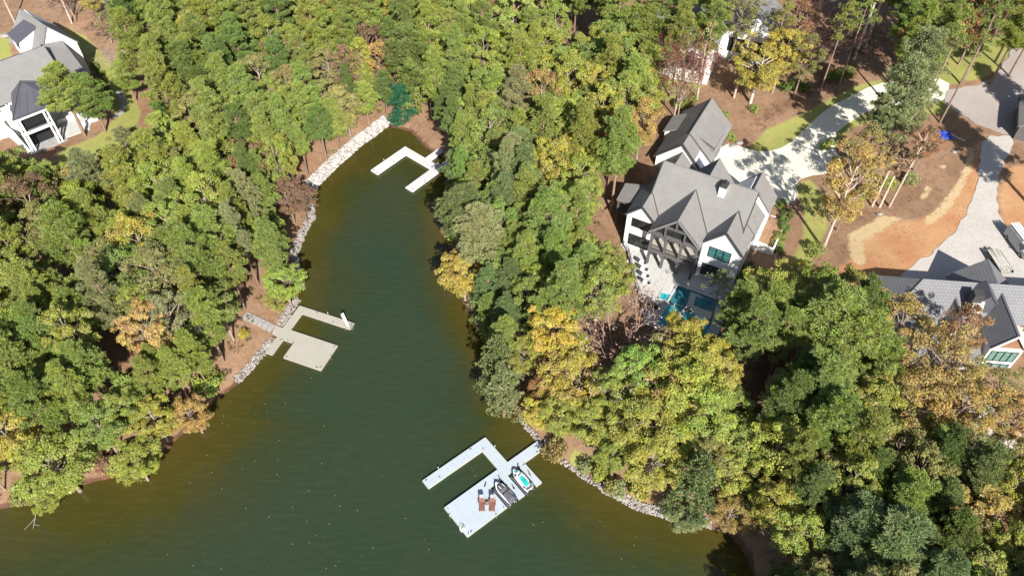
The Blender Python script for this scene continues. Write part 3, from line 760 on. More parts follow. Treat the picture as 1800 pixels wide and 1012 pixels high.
MB().box(11.0, 11.3, -13.5, -8.4, 4.0, 5.04).box(11.0, 11.3, -6.3, -3.8, 4.0, 5.04).box(11.3, 18.5, -4.1, -3.8, 4.0, 5.04).box(18.5, 18.9, -13.5, -3.8, 4.0, 5.04).box(11.3, 18.5, -13.5, -13.2, 2.2, 4.95).build('coping', M['patio'], pl)
sp = house(FH, 'spa', 'small square teal spa at the pool corner on the white house patio', 'hot tub')
MB().box(9.65, 11.2, -8.15, -6.55, 4.3, 4.92).build('water', pm, sp)
MB().box(9.4, 9.65, -8.4, -6.3, 4.0, 5.1).box(11.0, 11.25, -8.4, -6.3, 4.0, 5.1).box(9.65, 11.0, -6.55, -6.3, 4.0, 5.1).box(9.65, 11.0, -8.4, -8.15, 4.0, 5.1).build('coping', M['patio'], sp)
fence = house(FH, 'metal_railing', 'thin dark metal railing along the left edge of the white house patio', 'railing')
fp = [(0.2, -0.35), (1.6, -1.5), (5.25, -7.2), (8.2, -10.85), (9.7, -13.7)]
for (a0, b0), (a1, b1) in zip(fp[:-1], fp[1:]):
    L = math.hypot(a1 - a0, b1 - b0); n_ = max(1, round(L / 1.8))
    mb = MB(); mb.beam((a0, b0, 6.1), (a1, b1, 6.1), 0.06, 0.06); mb.beam((a0, b0, 5.15), (a1, b1, 5.15), 0.04, 0.04)
    for k in range(int(L / 0.18)):
        t = (k + 0.5) / int(L / 0.18); p = (a0 + (a1 - a0) * t, b0 + (b1 - b0) * t); mb.beam((*p, 5.15), (*p, 6.1), 0.02, 0.02)
    mb.build('rail_panel', M['iron'], fence)
    for k in range(n_):
        t = k / n_; p = (a0 + (a1 - a0) * t, b0 + (b1 - b0) * t)
        MB().box(p[0] - 0.05, p[0] + 0.05, p[1] - 0.05, p[1] + 0.05, 4.9, 6.2).build('post', M['iron'], fence)
def pool_lounger():
    t = thing('pool_lounger', 'x', 'lounger', group='loungers in a row on the white house patio')
    f = MB().box(-0.36, 0.36, -0.95, 0.35, 0.22, 0.28)
    for a in (-0.32, 0.32):
        for b in (-0.9, 0.3): f.box(a - 0.03, a + 0.03, b - 0.03, b + 0.03, 0, 0.22)
    f.build('frame', M['plastic_white'], t)
    MB().box(-0.33, 0.33, -0.95, 0.3, 0.285, 0.38).build('cushion', M['plastic_white'], t, bevel=0.03)
    MB().add([(-0.34, 0.3, 0.3), (0.34, 0.3, 0.3), (0.34, 0.95, 0.72), (-0.34, 0.95, 0.72), (-0.34, 0.26, 0.4), (0.34, 0.26, 0.4), (0.34, 0.9, 0.82), (-0.34, 0.9, 0.82)],
             [(3, 2, 1, 0), (4, 5, 6, 7), (0, 1, 5, 4), (1, 2, 6, 5), (2, 3, 7, 6), (3, 0, 4, 7)]).build('backrest', M['cushion_dark'], t)
    MB().box(-0.33, 0.33, -0.96, -0.45, 0.382, 0.41).build('towel', M['cushion_dark'], t)
    return t
def copy_tree(o, parent=None):
    c = o.copy(); COL.objects.link(c)
    if parent is not None: c.parent = parent
    for chd in list(o.children): copy_tree(chd, c)
    return c
lg = pool_lounger()
LL = ['white pool lounger with dark back, first from the house wall', 'white pool lounger with dark back, second from the house wall', 'white pool lounger with dark back, third from the house wall', 'white pool lounger with dark back, farthest from the house wall']
for k in range(4):
    o = lg if k == 0 else copy_tree(lg)
    o['label'] = LL[k]
    o.location = wpos(FH, 4.3 + k * 0.72, -2.6 - k * 1.25, 5.03); o.rotation_euler = (0, 0, math.radians(-28.5 + 90))
def club_chair(k):
    t = thing('lounge_chair', 'x', 'chair', group='pair of dark low chairs by the spa')
    MB().box(-0.45, 0.45, -0.45, 0.45, 0.08, 0.34).build('seat', M['cushion_dark'], t, bevel=0.05)
    MB().box(-0.45, 0.45, 0.3, 0.47, 0.34, 0.75).build('backrest', M['cushion_dark'], t, bevel=0.05)
    for a in (-0.45, 0.33): MB().box(a, a + 0.12, -0.42, 0.3, 0.34, 0.52).build('armrest', M['iron'], t)
    return t
for k, lb in enumerate(('dark low lounge chair at the patio corner nearest the railing', 'dark low lounge chair at the patio corner nearest the spa')):
    o = club_chair(k); o['label'] = lb; o.location = wpos(FH, 8.75 + k * 1.05, -10.1, 5.02); o.rotation_euler = (0, 0, math.radians(-28.5 + 180))

# ---- house at the left edge
L = house(FL, 'grey_roofed_house', 'white house with pale grey roofs and dark porch roof at the left edge')
RL = M['roof_light']
MB().box(0.8, 11.4, 7.0, 21.0, 4.5, 13.2).build('wall', W, L)
MB().box(11.4, 15.0, 7.4, 17.6, 4.5, 12.7).build('wall', W, L)
MB().box(-9.0, 0.8, 11.0, 22.0, 4.5, 13.2).build('wall', W, L)
MB().slab([(-10, 7.0, 13.25), (11.5, 7.0, 13.45), (11.5, 14.2, 17.2), (-10, 14.2, 17.2)], 0.22).build('roof', RL, L, uv=True)
MB().slab([(-10, 14.2, 17.2), (11.5, 14.2, 17.2), (11.5, 22, 13.3), (-10, 22, 13.3)], 0.22).build('roof', RL, L, uv=True)
MB().slab([(11.55, 7.0, 13.55), (15.3, 7.0, 12.95), (15.3, 17.75, 15.2), (11.55, 17.75, 15.8)], 0.22).build('roof', RL, L, uv=True)
strip(L, [(11.55, 7.0, 13.6), (11.55, 17.5, 15.8)], 'step_flashing', 0.2)
# tall upper wing with white gable end and a dark dormer
g = [(11.5, 17.7, 15.0), (13.7, 17.7, 18.75), (17.6, 17.7, 14.0), (17.6, 17.7, 5.0), (10.0, 17.7, 5.0), (10.0, 17.7, 12.6)]
gb = [(p[0] - 1.0, 26.6, p[2]) for p in g]
n_ = len(g)
MB().add(g + gb, [tuple(range(n_)), tuple(range(2 * n_ - 1, n_ - 1, -1))] + [(i, n_ + i, n_ + (i + 1) % n_, (i + 1) % n_) for i in range(n_)]).build('wall', W, L)
MB().slab([(9.4, 17.4, 11.6), (13.75, 17.4, 19.0), (12.1, 27.0, 19.0), (7.6, 27.0, 13.8)], 0.2).build('roof', RL, L, uv=True)
MB().slab([(13.75, 17.4, 19.0), (17.9, 17.4, 13.9), (16.6, 27.0, 13.9), (12.1, 27.0, 19.0)], 0.2).build('roof', RL, L, uv=True)
dm = MB().add([(8.0, 20.6, 13.0), (11.2, 20.6, 13.0), (11.2, 24.6, 13.0), (8.0, 24.6, 13.0), (8.5, 20.6, 16.1), (12.3, 20.6, 17.6), (12.0, 24.6, 17.6), (8.2, 24.6, 16.1)],
              [(3, 2, 1, 0), (4, 5, 6, 7), (0, 1, 5, 4), (1, 2, 6, 5), (2, 3, 7, 6), (3, 0, 4, 7)]).build('dormer', W, L)
MB().slab([(8.0, 20.3, 16.2), (12.5, 20.3, 17.95), (12.1, 24.9, 17.95), (7.7, 24.9, 16.2)], 0.18).build('dormer_roof', M['roof_dark'], dm)
window(L, 20.9, 24.3, 14.5, 15.8, 8.3, 4, 1, M['glass'], '-u')
window(L, 8.0, 10.0, 9.5, 11.5, 15.0, 2, 2, M['glass'], 'u')
# porch with hip roof, two storeys of white posts
MB().slab([(-0.35, -0.3, 14.2), (8.0, -0.3, 14.2), (9.8, 6.6, 14.3), (4.4, 6.6, 16.7)], 0.16).build('porch_roof', M['roof_dark'], L)
MB().slab([(-0.35, -0.3, 14.2), (4.4, 6.6, 16.7), (2.2, 8.1, 14.3)], 0.16).build('porch_roof', M['roof_dark'], L)
strip(L, [(-0.35, -0.3, 14.24), (4.4, 6.6, 16.74)], 'hip_cap', 0.07)
for k in range(5):
    t = (k + 0.6) / 5.2
    MB().beam((-0.3 + 8.2 * t, -0.3, 14.23), (2.6 + 5.6 * t, 4.3, 15.75), 0.025, 0.03).build('roof_seam', M['roof_dark'], L)
TW = M['trim_white']
for u_, v_ in ((0.0, 0), (0.55, 0), (4.7, 0), (5.3, 0), (0.3, 5.6), (5.3, 5.6)): MB().box(u_ - 0.16, u_ + 0.16, v_ - 0.16, v_ + 0.16, 5.8, 13.9).build('post', TW, L)
MB().box(-0.2, 7.9, -0.2, 0.2, 13.55, 13.95).build('beam', TW, L)
MB().box(-0.2, 5.5, -0.22, 0.22, 10.45, 10.95).build('beam', TW, L)
MB().box(5.1, 5.5, 0.22, 6.9, 10.45, 10.95).build('beam', TW, L)
MB().box(0.15, 5.1, 0.22, 6.9, 10.5, 10.75).build('porch_floor', M['slab'], L)
MB().box(0.75, 4.5, 0.5, 0.54, 10.98, 13.5).build('dark_panel', M['frame_dark'], L)  # dark screening across the upper opening; porch interior shade put into its colour
MB().box(0.75, 4.5, 2.2, 2.3, 6.65, 10.4).build('dark_panel', M['frame_dark'], L)  # dark sheet behind the lower opening, coloured as the shade inside the porch
MB().box(5.28, 5.32, 0.4, 5.5, 10.98, 13.5).build('dark_panel', M['frame_dark'], L)  # dark sheet across the side opening, porch shade put into its colour
rl = MB().box(0.7, 4.6, -0.04, 0.04, 11.8, 11.88).box(0.7, 4.6, -0.03, 0.03, 11.0, 11.05)
for k in range(24): rl.box(0.75 + k * 0.16, 0.78 + k * 0.16, -0.02, 0.02, 11.05, 11.8)
rl.build('balcony_railing', M['iron'], L)
MB().prism([(-0.5, -0.3), (6.2, -0.3), (6.2, 7), (-0.5, 7)], 5.0, 6.6).build('terrace', M['slab'], L)
MB().add([(-0.25, -0.1, 5), (-0.25, -0.1, 7.2), (-0.9, 4.5, 9.4), (-1.6, 9.0, 9.6), (-1.6, 9.0, 5)], [(0, 1, 2, 3, 4)]).add([(-0.65, -0.1, 5), (-0.65, -0.1, 7.2), (-1.3, 4.5, 9.4), (-2.0, 9.0, 9.6), (-2.0, 9.0, 5)], [(4, 3, 2, 1, 0)]).add(
    [(-0.25, -0.1, 7.2), (-0.65, -0.1, 7.2), (-1.3, 4.5, 9.4), (-0.9, 4.5, 9.4), (-2.0, 9.0, 9.6), (-1.6, 9.0, 9.6)], [(0, 1, 2, 3), (3, 2, 4, 5)]).build('side_wall', W, L)
MB().box(-0.8, 1.2, 6.4, 8.4, 5, 12.4).build('chimney', W, L)
MB().box(-7.5, -1.4, 8.0, 8.4, 5, 8.2).box(-8, 0.8, 10.6, 11.0, 5, 12).build('side_wall', W, L)
MB().prism([(6.2, 0.5), (10.5, 0.2), (12.5, 3.5), (11, 7), (6.2, 7)], 5.4, 6.75).build('terrace', M['patio'], L)
MB().box(6.5, 10.5, 5.2, 5.6, 6.75, 7.6).box(9.9, 12.8, 2.0, 2.35, 5.5, 7.3).build('garden_wall', TW, L)

# ---- house at the right edge
R = house(FR, 'shingled_house', 'grey shingled house with brown gable behind an orange tree at the right edge')
RB = M['roof_blue']
MB().box(-12.4, 16, 4.9, 11.4, 5.0, 11.1).build('wall', M['cream'], R)
rf = MB()
rf.slab([(-13.2, 4.3, 11.0), (16, 4.3, 11.0), (16, 8.3, 15.0), (-8.9, 8.3, 15.0)], 0.22)
rf.slab([(-13.2, 12.2, 11.0), (-8.9, 8.3, 15.0), (16, 8.3, 15.0), (16, 12.2, 11.0)], 0.22)
rf.build('roof', RB, R, uv=True)
MB().slab([(-13.2, 4.3, 11.0), (-8.9, 8.3, 15.0), (-13.2, 12.2, 11.0)], 0.22).build('roof', RB, R, uv=True)
MB().slab([(-12.6, 4.6, 10.6), (-0.4, 4.6, 10.6), (-0.4, -1.4, 8.0), (-12.6, -1.4, 8.0)], 0.2).build('lower_roof', RB, R, uv=True)
MB().box(-12.2, -0.3, -0.9, 4.9, 5, 8.0).build('wall', M['cream'], R)
strip(R, [(-13.2, 4.3, 11.05), (-8.9, 8.3, 15.05)], 'hip_cap', 0.08)
roof_gable(R, -3.0, 6.0, 8.3, 13.2, 10.9, 15.05, 'v', RB, 0.22, 1.5)
MB().gable(-2.5, 5.5, 10, 12.8, 5, 10.9, 14.6, 'v').build('wall', M['cream'], R)
roof_gable(R, -6.2, -1.9, 1.6, 7.4, 10.2, 13.4, 'v', RB, 0.2)
MB().gable(-5.9, -2.2, 2.0, 7, 5, 10.1, 12.9, 'v').build('wall', M['cream'], R)
roof_gable(R, -0.25, 4.7, -0.35, 7.6, 10.95, 14.2, 'v', RB, 0.22)
MB().box(0.0, 4.45, 0.0, 6, 5, 11.0).build('wall', M['stucco'], R)
MB().add([(0.1, -0.02, 11.02), (4.35, -0.02, 11.02), (2.22, -0.02, 13.7)], [(0, 1, 2)]).add([(0.1, 0.3, 11.02), (4.35, 0.3, 11.02), (2.22, 0.3, 13.7)], [(0, 2, 1)]).build('gable_end', M['gable_brown'], R)
mb = MB(); mb.beam((-0.3, -0.4, 10.8), (2.22, -0.4, 14.05), 0.12, 0.32); mb.beam((4.75, -0.4, 10.8), (2.22, -0.4, 14.05), 0.12, 0.32); mb.box(-0.2, 4.65, -0.2, -0.04, 10.75, 11.05)
mb.build('bargeboard', TW, R)
window(R, 0.35, 4.1, 8.0, 10.2, 0.0, 4, 1, M['glass_pale'])
window(R, 0.5, 4.0, 5.3, 7.4, 0.0, 3, 1, M['glass_pale'])
# dark gabled dormer and its cream chimney face
dm = MB().gable(-1.7, 0.7, 5.3, 7.9, 12.0, 14.3, 15.6, 'v').build('dormer', M['roof_dark'], R)
roof_gable(dm, -1.95, 0.95, 5.1, 8.2, 14.25, 15.8, 'v', M['roof_dark'], 0.14, name='dormer_roof')
chm = MB().box(-2.9, -1.55, 4.9, 6.2, 11.0, 15.9).build('chimney', M['flash'], R)
MB().slab([(-3.0, 3.3, 12.9), (-1.5, 3.3, 12.9), (-1.0, 5.1, 14.6), (-2.5, 5.1, 14.6)], 0.5).build('chimney_shoulder', M['cream'], R)
# its terrace and narrow pool lower down
ter = thing('terrace', 'pale concrete terrace below the brown gabled house at the right edge', 'terrace')
tp = [ground(p) for p in ((1690, 665), (1800, 640), (1900, 640), (1900, 800), (1702, 778))]
MB().prism([(p[0], p[1]) for p in tp], 2.5, 6.2).build('paving', M['cream'], ter)
pw = thing('plunge_pool', 'narrow pale blue pool edge showing below the terrace at lower right', 'pool')
q = [pix(p, 5.0) for p in ((1752, 848), (1900, 862), (1900, 892), (1750, 870))]
MB().prism(q, 3.2, 5.0).build('water', pm, pw)
q = [pix(p, 5.0) for p in ((1696, 838), (1718, 844), (1735, 852), (1728, 860), (1692, 848))]
MB().prism(q, 2.6, 5.15).build('coping', M['patio'], pw)
q = [pix(p, 5.0) for p in ((1750, 870), (1900, 892), (1900, 898), (1748, 876))]
MB().prism(q, 2.6, 5.1).build('coping', M['patio'], pw)

# ---- white house among the trees at the top
FT = Frame((1205, 130), 8.5, -22)
Tp = house(FT, 'white_house', 'white house mostly hidden behind trees at the top of the photo')
for a in ((-5.5, 4.5, 0, 10, 14.2, 18.2), (-17, -5.5, 3, 11, 12.0, 15.0), (4.5, 15, 9, 20, 14.0, 18.0)):
    MB().gable(a[0], a[1], a[2], a[3], 6, a[4], a[5], 'v').build('wall', W, Tp)
    roof_gable(Tp, a[0] - 0.4, a[1] + 0.4, a[2] + 0.9, a[3] + 0.4, a[4] + 0.05, a[5] + 0.35, 'v', M['roof_blue'], 0.2)
window(Tp, -1.5, 2.8, 9.6, 12.6, 0.0, 3, 2, M['glass']); window(Tp, -4.8, -2.4, 9.6, 12.4, 0.0, 2, 2, M['glass'])
window(Tp, 6.0, 9.0, 10, 13, 9.0, 3, 2, M['glass']); window(Tp, 10.5, 13.5, 10, 13, 9.0, 3, 2, M['glass']); window(Tp, -14, -8, 8.6, 11.2, 3.0, 4, 1, M['glass'])
for u_ in (-16.7, -12.8, -9, -5.8): MB().box(u_ - 0.2, u_ + 0.2, 1.2, 1.6, 6, 11.6).build('post', TW, Tp)
MB().box(-17, -5.6, 1.0, 3.0, 11.6, 12.0).build('porch_roof', M['roof_dark'], Tp)

# ---- roof corner of a neighbouring house beyond the right edge
FE = Frame((1790, 222), 11.5, 66)
E_ = house(FE, 'neighbouring_house', 'corner of a pale grey roofed building cut off by the right edge')
MB().box(0.4, 9, -12, -0.4, 7.5, 11.4).build('wall', M['timber'], E_)  # charcoal timber puts the shade of this side into the wall colour
roof_gable(E_, 0.0, 9.4, -12, 0.0, 11.5, 14.8, 'u', M['roof_light'], 0.2)
MB().box(-0.1, 9.5, 0.0, 0.15, 11.2, 11.6).build('gutter', M['flash'], E_)

# ------------------------------------------------------------------ docks
DH = 0.45
def dock(F, name, label, rects, deck_m, fas_m, cleats, boards=None):
    t = thing(name, label, 'dock', (F.o[0], F.o[1], 0), math.radians(F.deg))
    for x0, x1, y0, y1 in rects:
        MB().box(x0 + 0.07, x1 - 0.07, y0 + 0.07, y1 - 0.07, 0.14, DH - 0.03).build('frame', fas_m, t)
        lx, ly = x1 - x0, y1 - y0
        # decking laid as wide panels with open joints
        n = max(1, round(max(lx, ly) / 1.22)); k = 0
        for i in range(n):
            if lx >= ly: a = (x0 + lx * i / n + 0.006, x0 + lx * (i + 1) / n - 0.006, y0, y1)
            else: a = (x0, x1, y0 + ly * i / n + 0.006, y0 + ly * (i + 1) / n - 0.006)
            MB().box(*a, DH - 0.028, DH).build('deck_panel', deck_m, t)
        m = max(1, round(max(lx, ly) / 2.6))
        fl = MB()
        for i in range(m):
            if lx >= ly: fl.box(x0 + lx * (i + 0.12) / m, x0 + lx * (i + 0.88) / m, y0 + 0.15, y1 - 0.15, -0.3, 0.14)
            else: fl.box(x0 + 0.15, x1 - 0.15, y0 + ly * (i + 0.12) / m, y0 + ly * (i + 0.88) / m, -0.3, 0.14)
        fl.build('floats', M['float'], t)
    for x, y, a in cleats:
        c = MB().beam((-0.16, 0, DH + 0.09), (0.16, 0, DH + 0.09), 0.05, 0.045).box(-0.06, -0.03, -0.03, 0.03, DH, DH + 0.08).box(0.03, 0.06, -0.03, 0.03, DH, DH + 0.08).build('cleat', M['rubber'], t)
        c.location = (x, y, 0); c.rotation_euler = (0, 0, a)
    return t
def rim(t, segs, m, w=0.1):                      # raised light edging strip round the free edges
    for k, (a, b) in enumerate(segs): MB().beam((a[0], a[1], DH - 0.13 + 0.003 * (k % 3)), (b[0], b[1], DH - 0.13 + 0.003 * (k % 3)), w, 0.24).build('edge_trim', m, t)
def pile(t, x, y, h=1.3, r=0.09, m='galv'):
    p = MB().tube([(x, y, -3.5), (x, y, h)], [r, r], 8).build('pile', M[m], t)
    MB().tube([(x, y, h), (x, y, h + 0.1)], [r * 1.15, r * 0.3], 8).build('cap', M['plastic_white'], p)

DN = Frame((891.1, 812.3), DH, 38.6)
N = dock(DN, 'floating_dock', 'pale blue grey floating dock with two jet skis and two brown loungers',
         [(-10.7, 0.0, 3.65, 5.0), (-1.55, 0.0, 0.0, 3.65), (-4.15, 1.78, -1.6, 0.0), (-10.65, -4.15, -5.15, 0.0), (1.78, 5.6, -1.47, -0.02), (-2.2, -1.15, -5.25, -1.6), (0.85, 1.78, -5.25, -1.6)],
         M['dock_blue'], M['fascia'], [(-10.4, -0.45, 1.2), (-10.3, -4.9, 0.8), (-9.9, -4.95, 0.2), (-4.45, -4.95, 0.9), (-8.6, 4.05, 1.5), (-10.3, 4.75, 0.1), (-2.7, 4.85, 0.0), (-1.3, 3.8, 0.7), (1.6, -1.75, 0.5), (1.3, -3.6, 1.4), (-1.6, -3.7, 1.4)])
rim(N, [((-10.72, 3.6), (-1.6, 3.6)), ((-10.75, 3.6), (-10.75, 5.05)), ((-1.6, 0.0), (-1.6, 3.6)), ((-10.7, -0.05), (-10.7, -5.2)), ((-10.7, -5.2), (-4.1, -5.2)), ((-2.2, -5.3), (-1.15, -5.3)), ((0.85, -5.3), (1.8, -5.3)), ((1.83, -5.3), (1.83, -1.6)), ((1.83, -1.52), (5.6, -1.52)), ((-10.7, 5.05), (0.0, 5.05)), ((0.05, 0), (0.05, 5.0))], M['fascia'])
for x, y in ((-10.85, -1.5), (-6.0, -5.35), (-8.0, 5.2), (0.2, 3.0)): pile(N, x, y, 0.75, 0.07)
# swim ladder folded on the platform edge
ld = thing('swim_ladder', 'pale folded swim ladder on the lower left edge of the blue dock', 'ladder', (*DN.w(-10.65, -3.9), DH), math.radians(38.6))
for a in (-0.22, 0.22): MB().tube([(-0.15, a, -1.0), (-0.15, a, 0.3), (0.1, a, 0.55), (0.4, a, 0.25), (0.5, a, 0.0)], [0.035] * 5, 6).build('rail', M['ski_white'], ld)
for z in (-0.7, -0.4, -0.1): MB().box(-0.2, -0.08, -0.22, 0.22, z, z + 0.05).build('step', M['ski_white'], ld)
MB().box(0.05, 0.45, -0.1, 0.1, 0.1, 0.3).build('locker', M['cream'], ld)

def loft(mb, secs):                               # secs: list of rings of equal length
    n = len(secs[0]); vs = [p for s in secs for p in s]; fs = []
    for i in range(len(secs) - 1):
        for k in range(n): fs.append((i * n + k, i * n + (k + 1) % n, (i + 1) * n + (k + 1) % n, (i + 1) * n + k))
    fs.append(tuple(range(n))[::-1]); fs.append(tuple((len(secs) - 1) * n + k for k in range(n)))
    return mb.add(vs, fs)
def ski_ring(y, w, zb, zd, dw=None):
    dw = w if dw is None else dw
    return [(-w * 0.35, y, zb), (w * 0.35, y, zb), (w * 0.9, y, zb + 0.16), (w, y, zd - 0.1), (dw * 0.85, y, zd), (0.0, y, zd + 0.05), (-dw * 0.85, y, zd), (-w, y, zd - 0.1), (-w * 0.9, y, zb + 0.16)]
def jet_ski(label, hull_m, deck_m, seat_m, covered):
    t = thing('jet_ski', label, 'jet ski', group='jet skis parked at the blue dock')
    secs = [ski_ring(1.66, 0.06, 0.52, 0.72), ski_ring(1.45, 0.24, 0.32, 0.74), ski_ring(1.05, 0.46, 0.16, 0.76), ski_ring(0.5, 0.57, 0.08, 0.74), ski_ring(-0.4, 0.6, 0.05, 0.62), ski_ring(-1.3, 0.58, 0.06, 0.56), ski_ring(-1.62, 0.52, 0.12, 0.52)]
    loft(MB(), secs).build('hull', hull_m, t, smooth=False)
    MB().tube([(0, 1.7, 0.62), (0.3, 1.42, 0.62), (0.5, 1.05, 0.62), (0.62, 0.4, 0.56), (0.64, -1.3, 0.46), (0.55, -1.66, 0.42)], [0.045] * 6, 6).tube([(0, 1.7, 0.62), (-0.3, 1.42, 0.62), (-0.5, 1.05, 0.62), (-0.62, 0.4, 0.56), (-0.64, -1.3, 0.46), (-0.55, -1.66, 0.42)], [0.045] * 6, 6).build('bumper', M['rubber'], t)
    if covered:
        cs = []
        for y, w, z in ((1.25, 0.2, 0.86), (0.95, 0.36, 0.98), (0.45, 0.42, 1.12), (0.2, 0.4, 1.2), (-0.1, 0.38, 1.02), (-0.8, 0.36, 0.98), (-1.35, 0.42, 0.88), (-1.75, 0.40, 0.62)):
            cs.append([(-w - 0.12, y, 0.55), (w + 0.12, y, 0.55), (w, y, z - 0.15), (w * 0.5, y, z), (-w * 0.5, y, z), (-w, y, z - 0.15)])
        loft(MB(), cs).build('cover', M['cover'], t)
        for x in (-0.2, 0.26): MB().box(x, x + 0.06, 0.25, 0.85, 1.1, 1.16).build('cover_strap', M['ski_white'], t)
        MB().box(-0.46, 0.46, -0.32, -0.26, 0.9, 1.07).build('cover_seam', M['rubber'], t)
    else:
        hd = []
        for y, w, z in ((1.3, 0.12, 0.82), (1.0, 0.26, 0.92), (0.55, 0.3, 1.02), (0.3, 0.24, 1.04)):
            hd.append([(-w, y, 0.7), (w, y, 0.7), (w * 0.8, y, z), (-w * 0.8, y, z)])
        loft(MB(), hd).build('hood', deck_m, t)
        MB().add([(-0.16, 1.28, 0.86), (0.16, 1.28, 0.86), (0.2, 0.95, 0.96), (-0.2, 0.95, 0.96), (0, 1.42, 0.82)], [(0, 1, 2, 3), (4, 1, 0)]).build('hood_panel', seat_m, t)
        st = []
        for y, w, z in ((0.28, 0.16, 0.98), (-0.1, 0.2, 0.9), (-0.55, 0.22, 0.94), (-0.9, 0.24, 0.92), (-1.2, 0.2, 0.86)):
            st.append([(-w - 0.05, y, 0.58), (w + 0.05, y, 0.58), (w, y, z), (-w, y, z)])
        loft(MB(), st).build('seat', seat_m, t)
        hb = MB().tube([(-0.38, 0.32, 1.14), (-0.1, 0.42, 1.12), (0.1, 0.42, 1.12), (0.38, 0.32, 1.14)], [0.035] * 4, 6).build('handlebar', M['rubber'], t)
        for s in (-1, 1):
            MB().box(s * 0.42 - 0.09, s * 0.42 + 0.09, 0.62, 0.78, 0.9, 1.04).build('mirror', M['rubber'], t)
            MB().box(s * 0.42 - 0.11, s * 0.42 + 0.11, -1.25, 0.2, 0.55, 0.6).build('footwell', M['ski_grey'], t)
        MB().box(-0.42, 0.42, -1.64, -1.28, 0.53, 0.6).build('boarding_deck', M['ski_grey'], t)
    return t
def ski_port(label):
    t = thing('jet_ski_lift', label, 'boat lift', group='jet ski lifts in the slots of the blue dock')
    for s in (-1, 1):
        MB().box(s * 0.62 - 0.12, s * 0.62 + 0.12, -1.9, 1.5, -0.1, 0.2).build('float_beam', M['ski_grey'], t)
        MB().tube([(s * 0.36, -1.8, 0.3), (s * 0.36, 1.2, 0.34), (s * 0.2, 1.6, 0.6)], [0.07] * 3, 6).build('bunk', M['plastic_white'], t)
    MB().tube([(-0.6, 1.2, 0.3), (-0.45, 1.62, 0.42), (0.45, 1.62, 0.42), (0.6, 1.2, 0.3)], [0.09] * 4, 6).build('bow_stop', M['rubber'], t)
    MB().box(-0.55, 0.55, -0.1, 0.1, -0.02, 0.2).build('cross_member', M['rubber'], t)
    return t
for k, (x, lab, lab2) in enumerate(((-3.17, 'dark jet ski under a charcoal grey cover beside the brown loungers', 'lift under the charcoal covered jet ski at the blue dock'),
                              (-0.15, 'white jet ski with a bright teal seat at the blue dock', 'lift under the white and teal jet ski at the blue dock'))):
    px, py = DN.w(x, -3.45)
    p = ski_port(lab2); p.location = (px, py, 0); p.rotation_euler = (0, 0, math.radians(38.6))
    j = jet_ski(lab, M['ski_white'], M['ski_white'], M['ski_teal'], k == 0)
    j.scale = (1.2, 1.08, 1.1); j.location = (px, py, 0.34); j.rotation_euler = (0, 0, math.radians(38.6 + (4 if k == 0 else 1)))
# cantilever arms and mooring whips seen as short dark sticks on the dock
ARM = ['black mooring arm on the dock left of the covered jet ski bow', 'black mooring arm at the inner corner right of the covered jet ski', 'black mooring arm midway on the narrow finger between both jet skis', 'black mooring arm by the bow of the teal seated jet ski', 'black mooring arm midway on the outermost dock finger']
for i_, (x, y, a) in enumerate(((-4.55, -0.9, 0.6), (-2.35, -1.35, 1.2), (-1.7, -3.6, 1.3), (0.75, -1.45, 0.8), (1.35, -3.3, 1.3))):
    t = thing('mooring_arm', ARM[i_], 'mooring arm', (*DN.w(x, y), DH), math.radians(38.6) + a, 'mooring arms round the jet ski slots')
    MB().box(-0.14, 0.14, -0.08, 0.08, 0, 0.06).build('base', M['rubber'], t)
    MB().tube([(-0.1, 0, 0.08), (0.2, 0, 0.16), (0.5, 0, 0.12)], [0.05, 0.05, 0.06], 6).build('arm', M['rubber'], t)

def dock_lounger():
    t = thing('sun_lounger', 'x', 'lounger', group='pair of brown loungers on the blue dock')
    for i in range(4):
        x = -0.27 + i * 0.18
        MB().add([(x - 0.08, -1.05, 0.28), (x + 0.08, -1.05, 0.28), (x + 0.08, 0.25, 0.34), (x - 0.08, 0.25, 0.34), (x - 0.08, -1.05, 0.32), (x + 0.08, -1.05, 0.32), (x + 0.08, 0.25, 0.38), (x - 0.08, 0.25, 0.38)],
                 [(3, 2, 1, 0), (4, 5, 6, 7), (0, 1, 5, 4), (1, 2, 6, 5), (2, 3, 7, 6), (3, 0, 4, 7)]).build('seat_slat', M['wood_brown'], t)
        MB().add([(x - 0.08, 0.22, 0.34), (x + 0.08, 0.22, 0.34), (x + 0.08, 1.0, 0.86), (x - 0.08, 1.0, 0.86), (x - 0.08, 0.19, 0.38), (x + 0.08, 0.19, 0.38), (x + 0.08, 0.97, 0.9), (x - 0.08, 0.97, 0.9)],
                 [(3, 2, 1, 0), (4, 5, 6, 7), (0, 1, 5, 4), (1, 2, 6, 5), (2, 3, 7, 6), (3, 0, 4, 7)]).build('back_slat', M['wood_brown'], t)
    for s in (-1, 1):
        MB().box(s * 0.4 - 0.05, s * 0.4 + 0.05, -0.35, 0.45, 0.52, 0.56).build('armrest', M['wood_brown'], t)
        for y in (-0.95, 0.3): MB().box(s * 0.36 - 0.035, s * 0.36 + 0.035, y - 0.04, y + 0.04, 0, 0.52 if y > 0 else 0.3).build('leg', M['wood_brown'], t)
    MB().add([(-0.3, 0.66, 0.70), (0.3, 0.66, 0.70), (0.3, 1.02, 0.95), (-0.3, 1.02, 0.95), (-0.3, 0.60, 0.78), (0.3, 0.60, 0.78), (0.3, 0.96, 1.03), (-0.3, 0.96, 1.03)],
             [(3, 2, 1, 0), (4, 5, 6, 7), (0, 1, 5, 4), (1, 2, 6, 5), (2, 3, 7, 6), (3, 0, 4, 7)]).build('pillow', M['cushion_grey'], t)
    return t
ra = math.atan2(-3.87 + 1.89, -7.16 + 5.75) + math.radians(38.6) + math.pi / 2
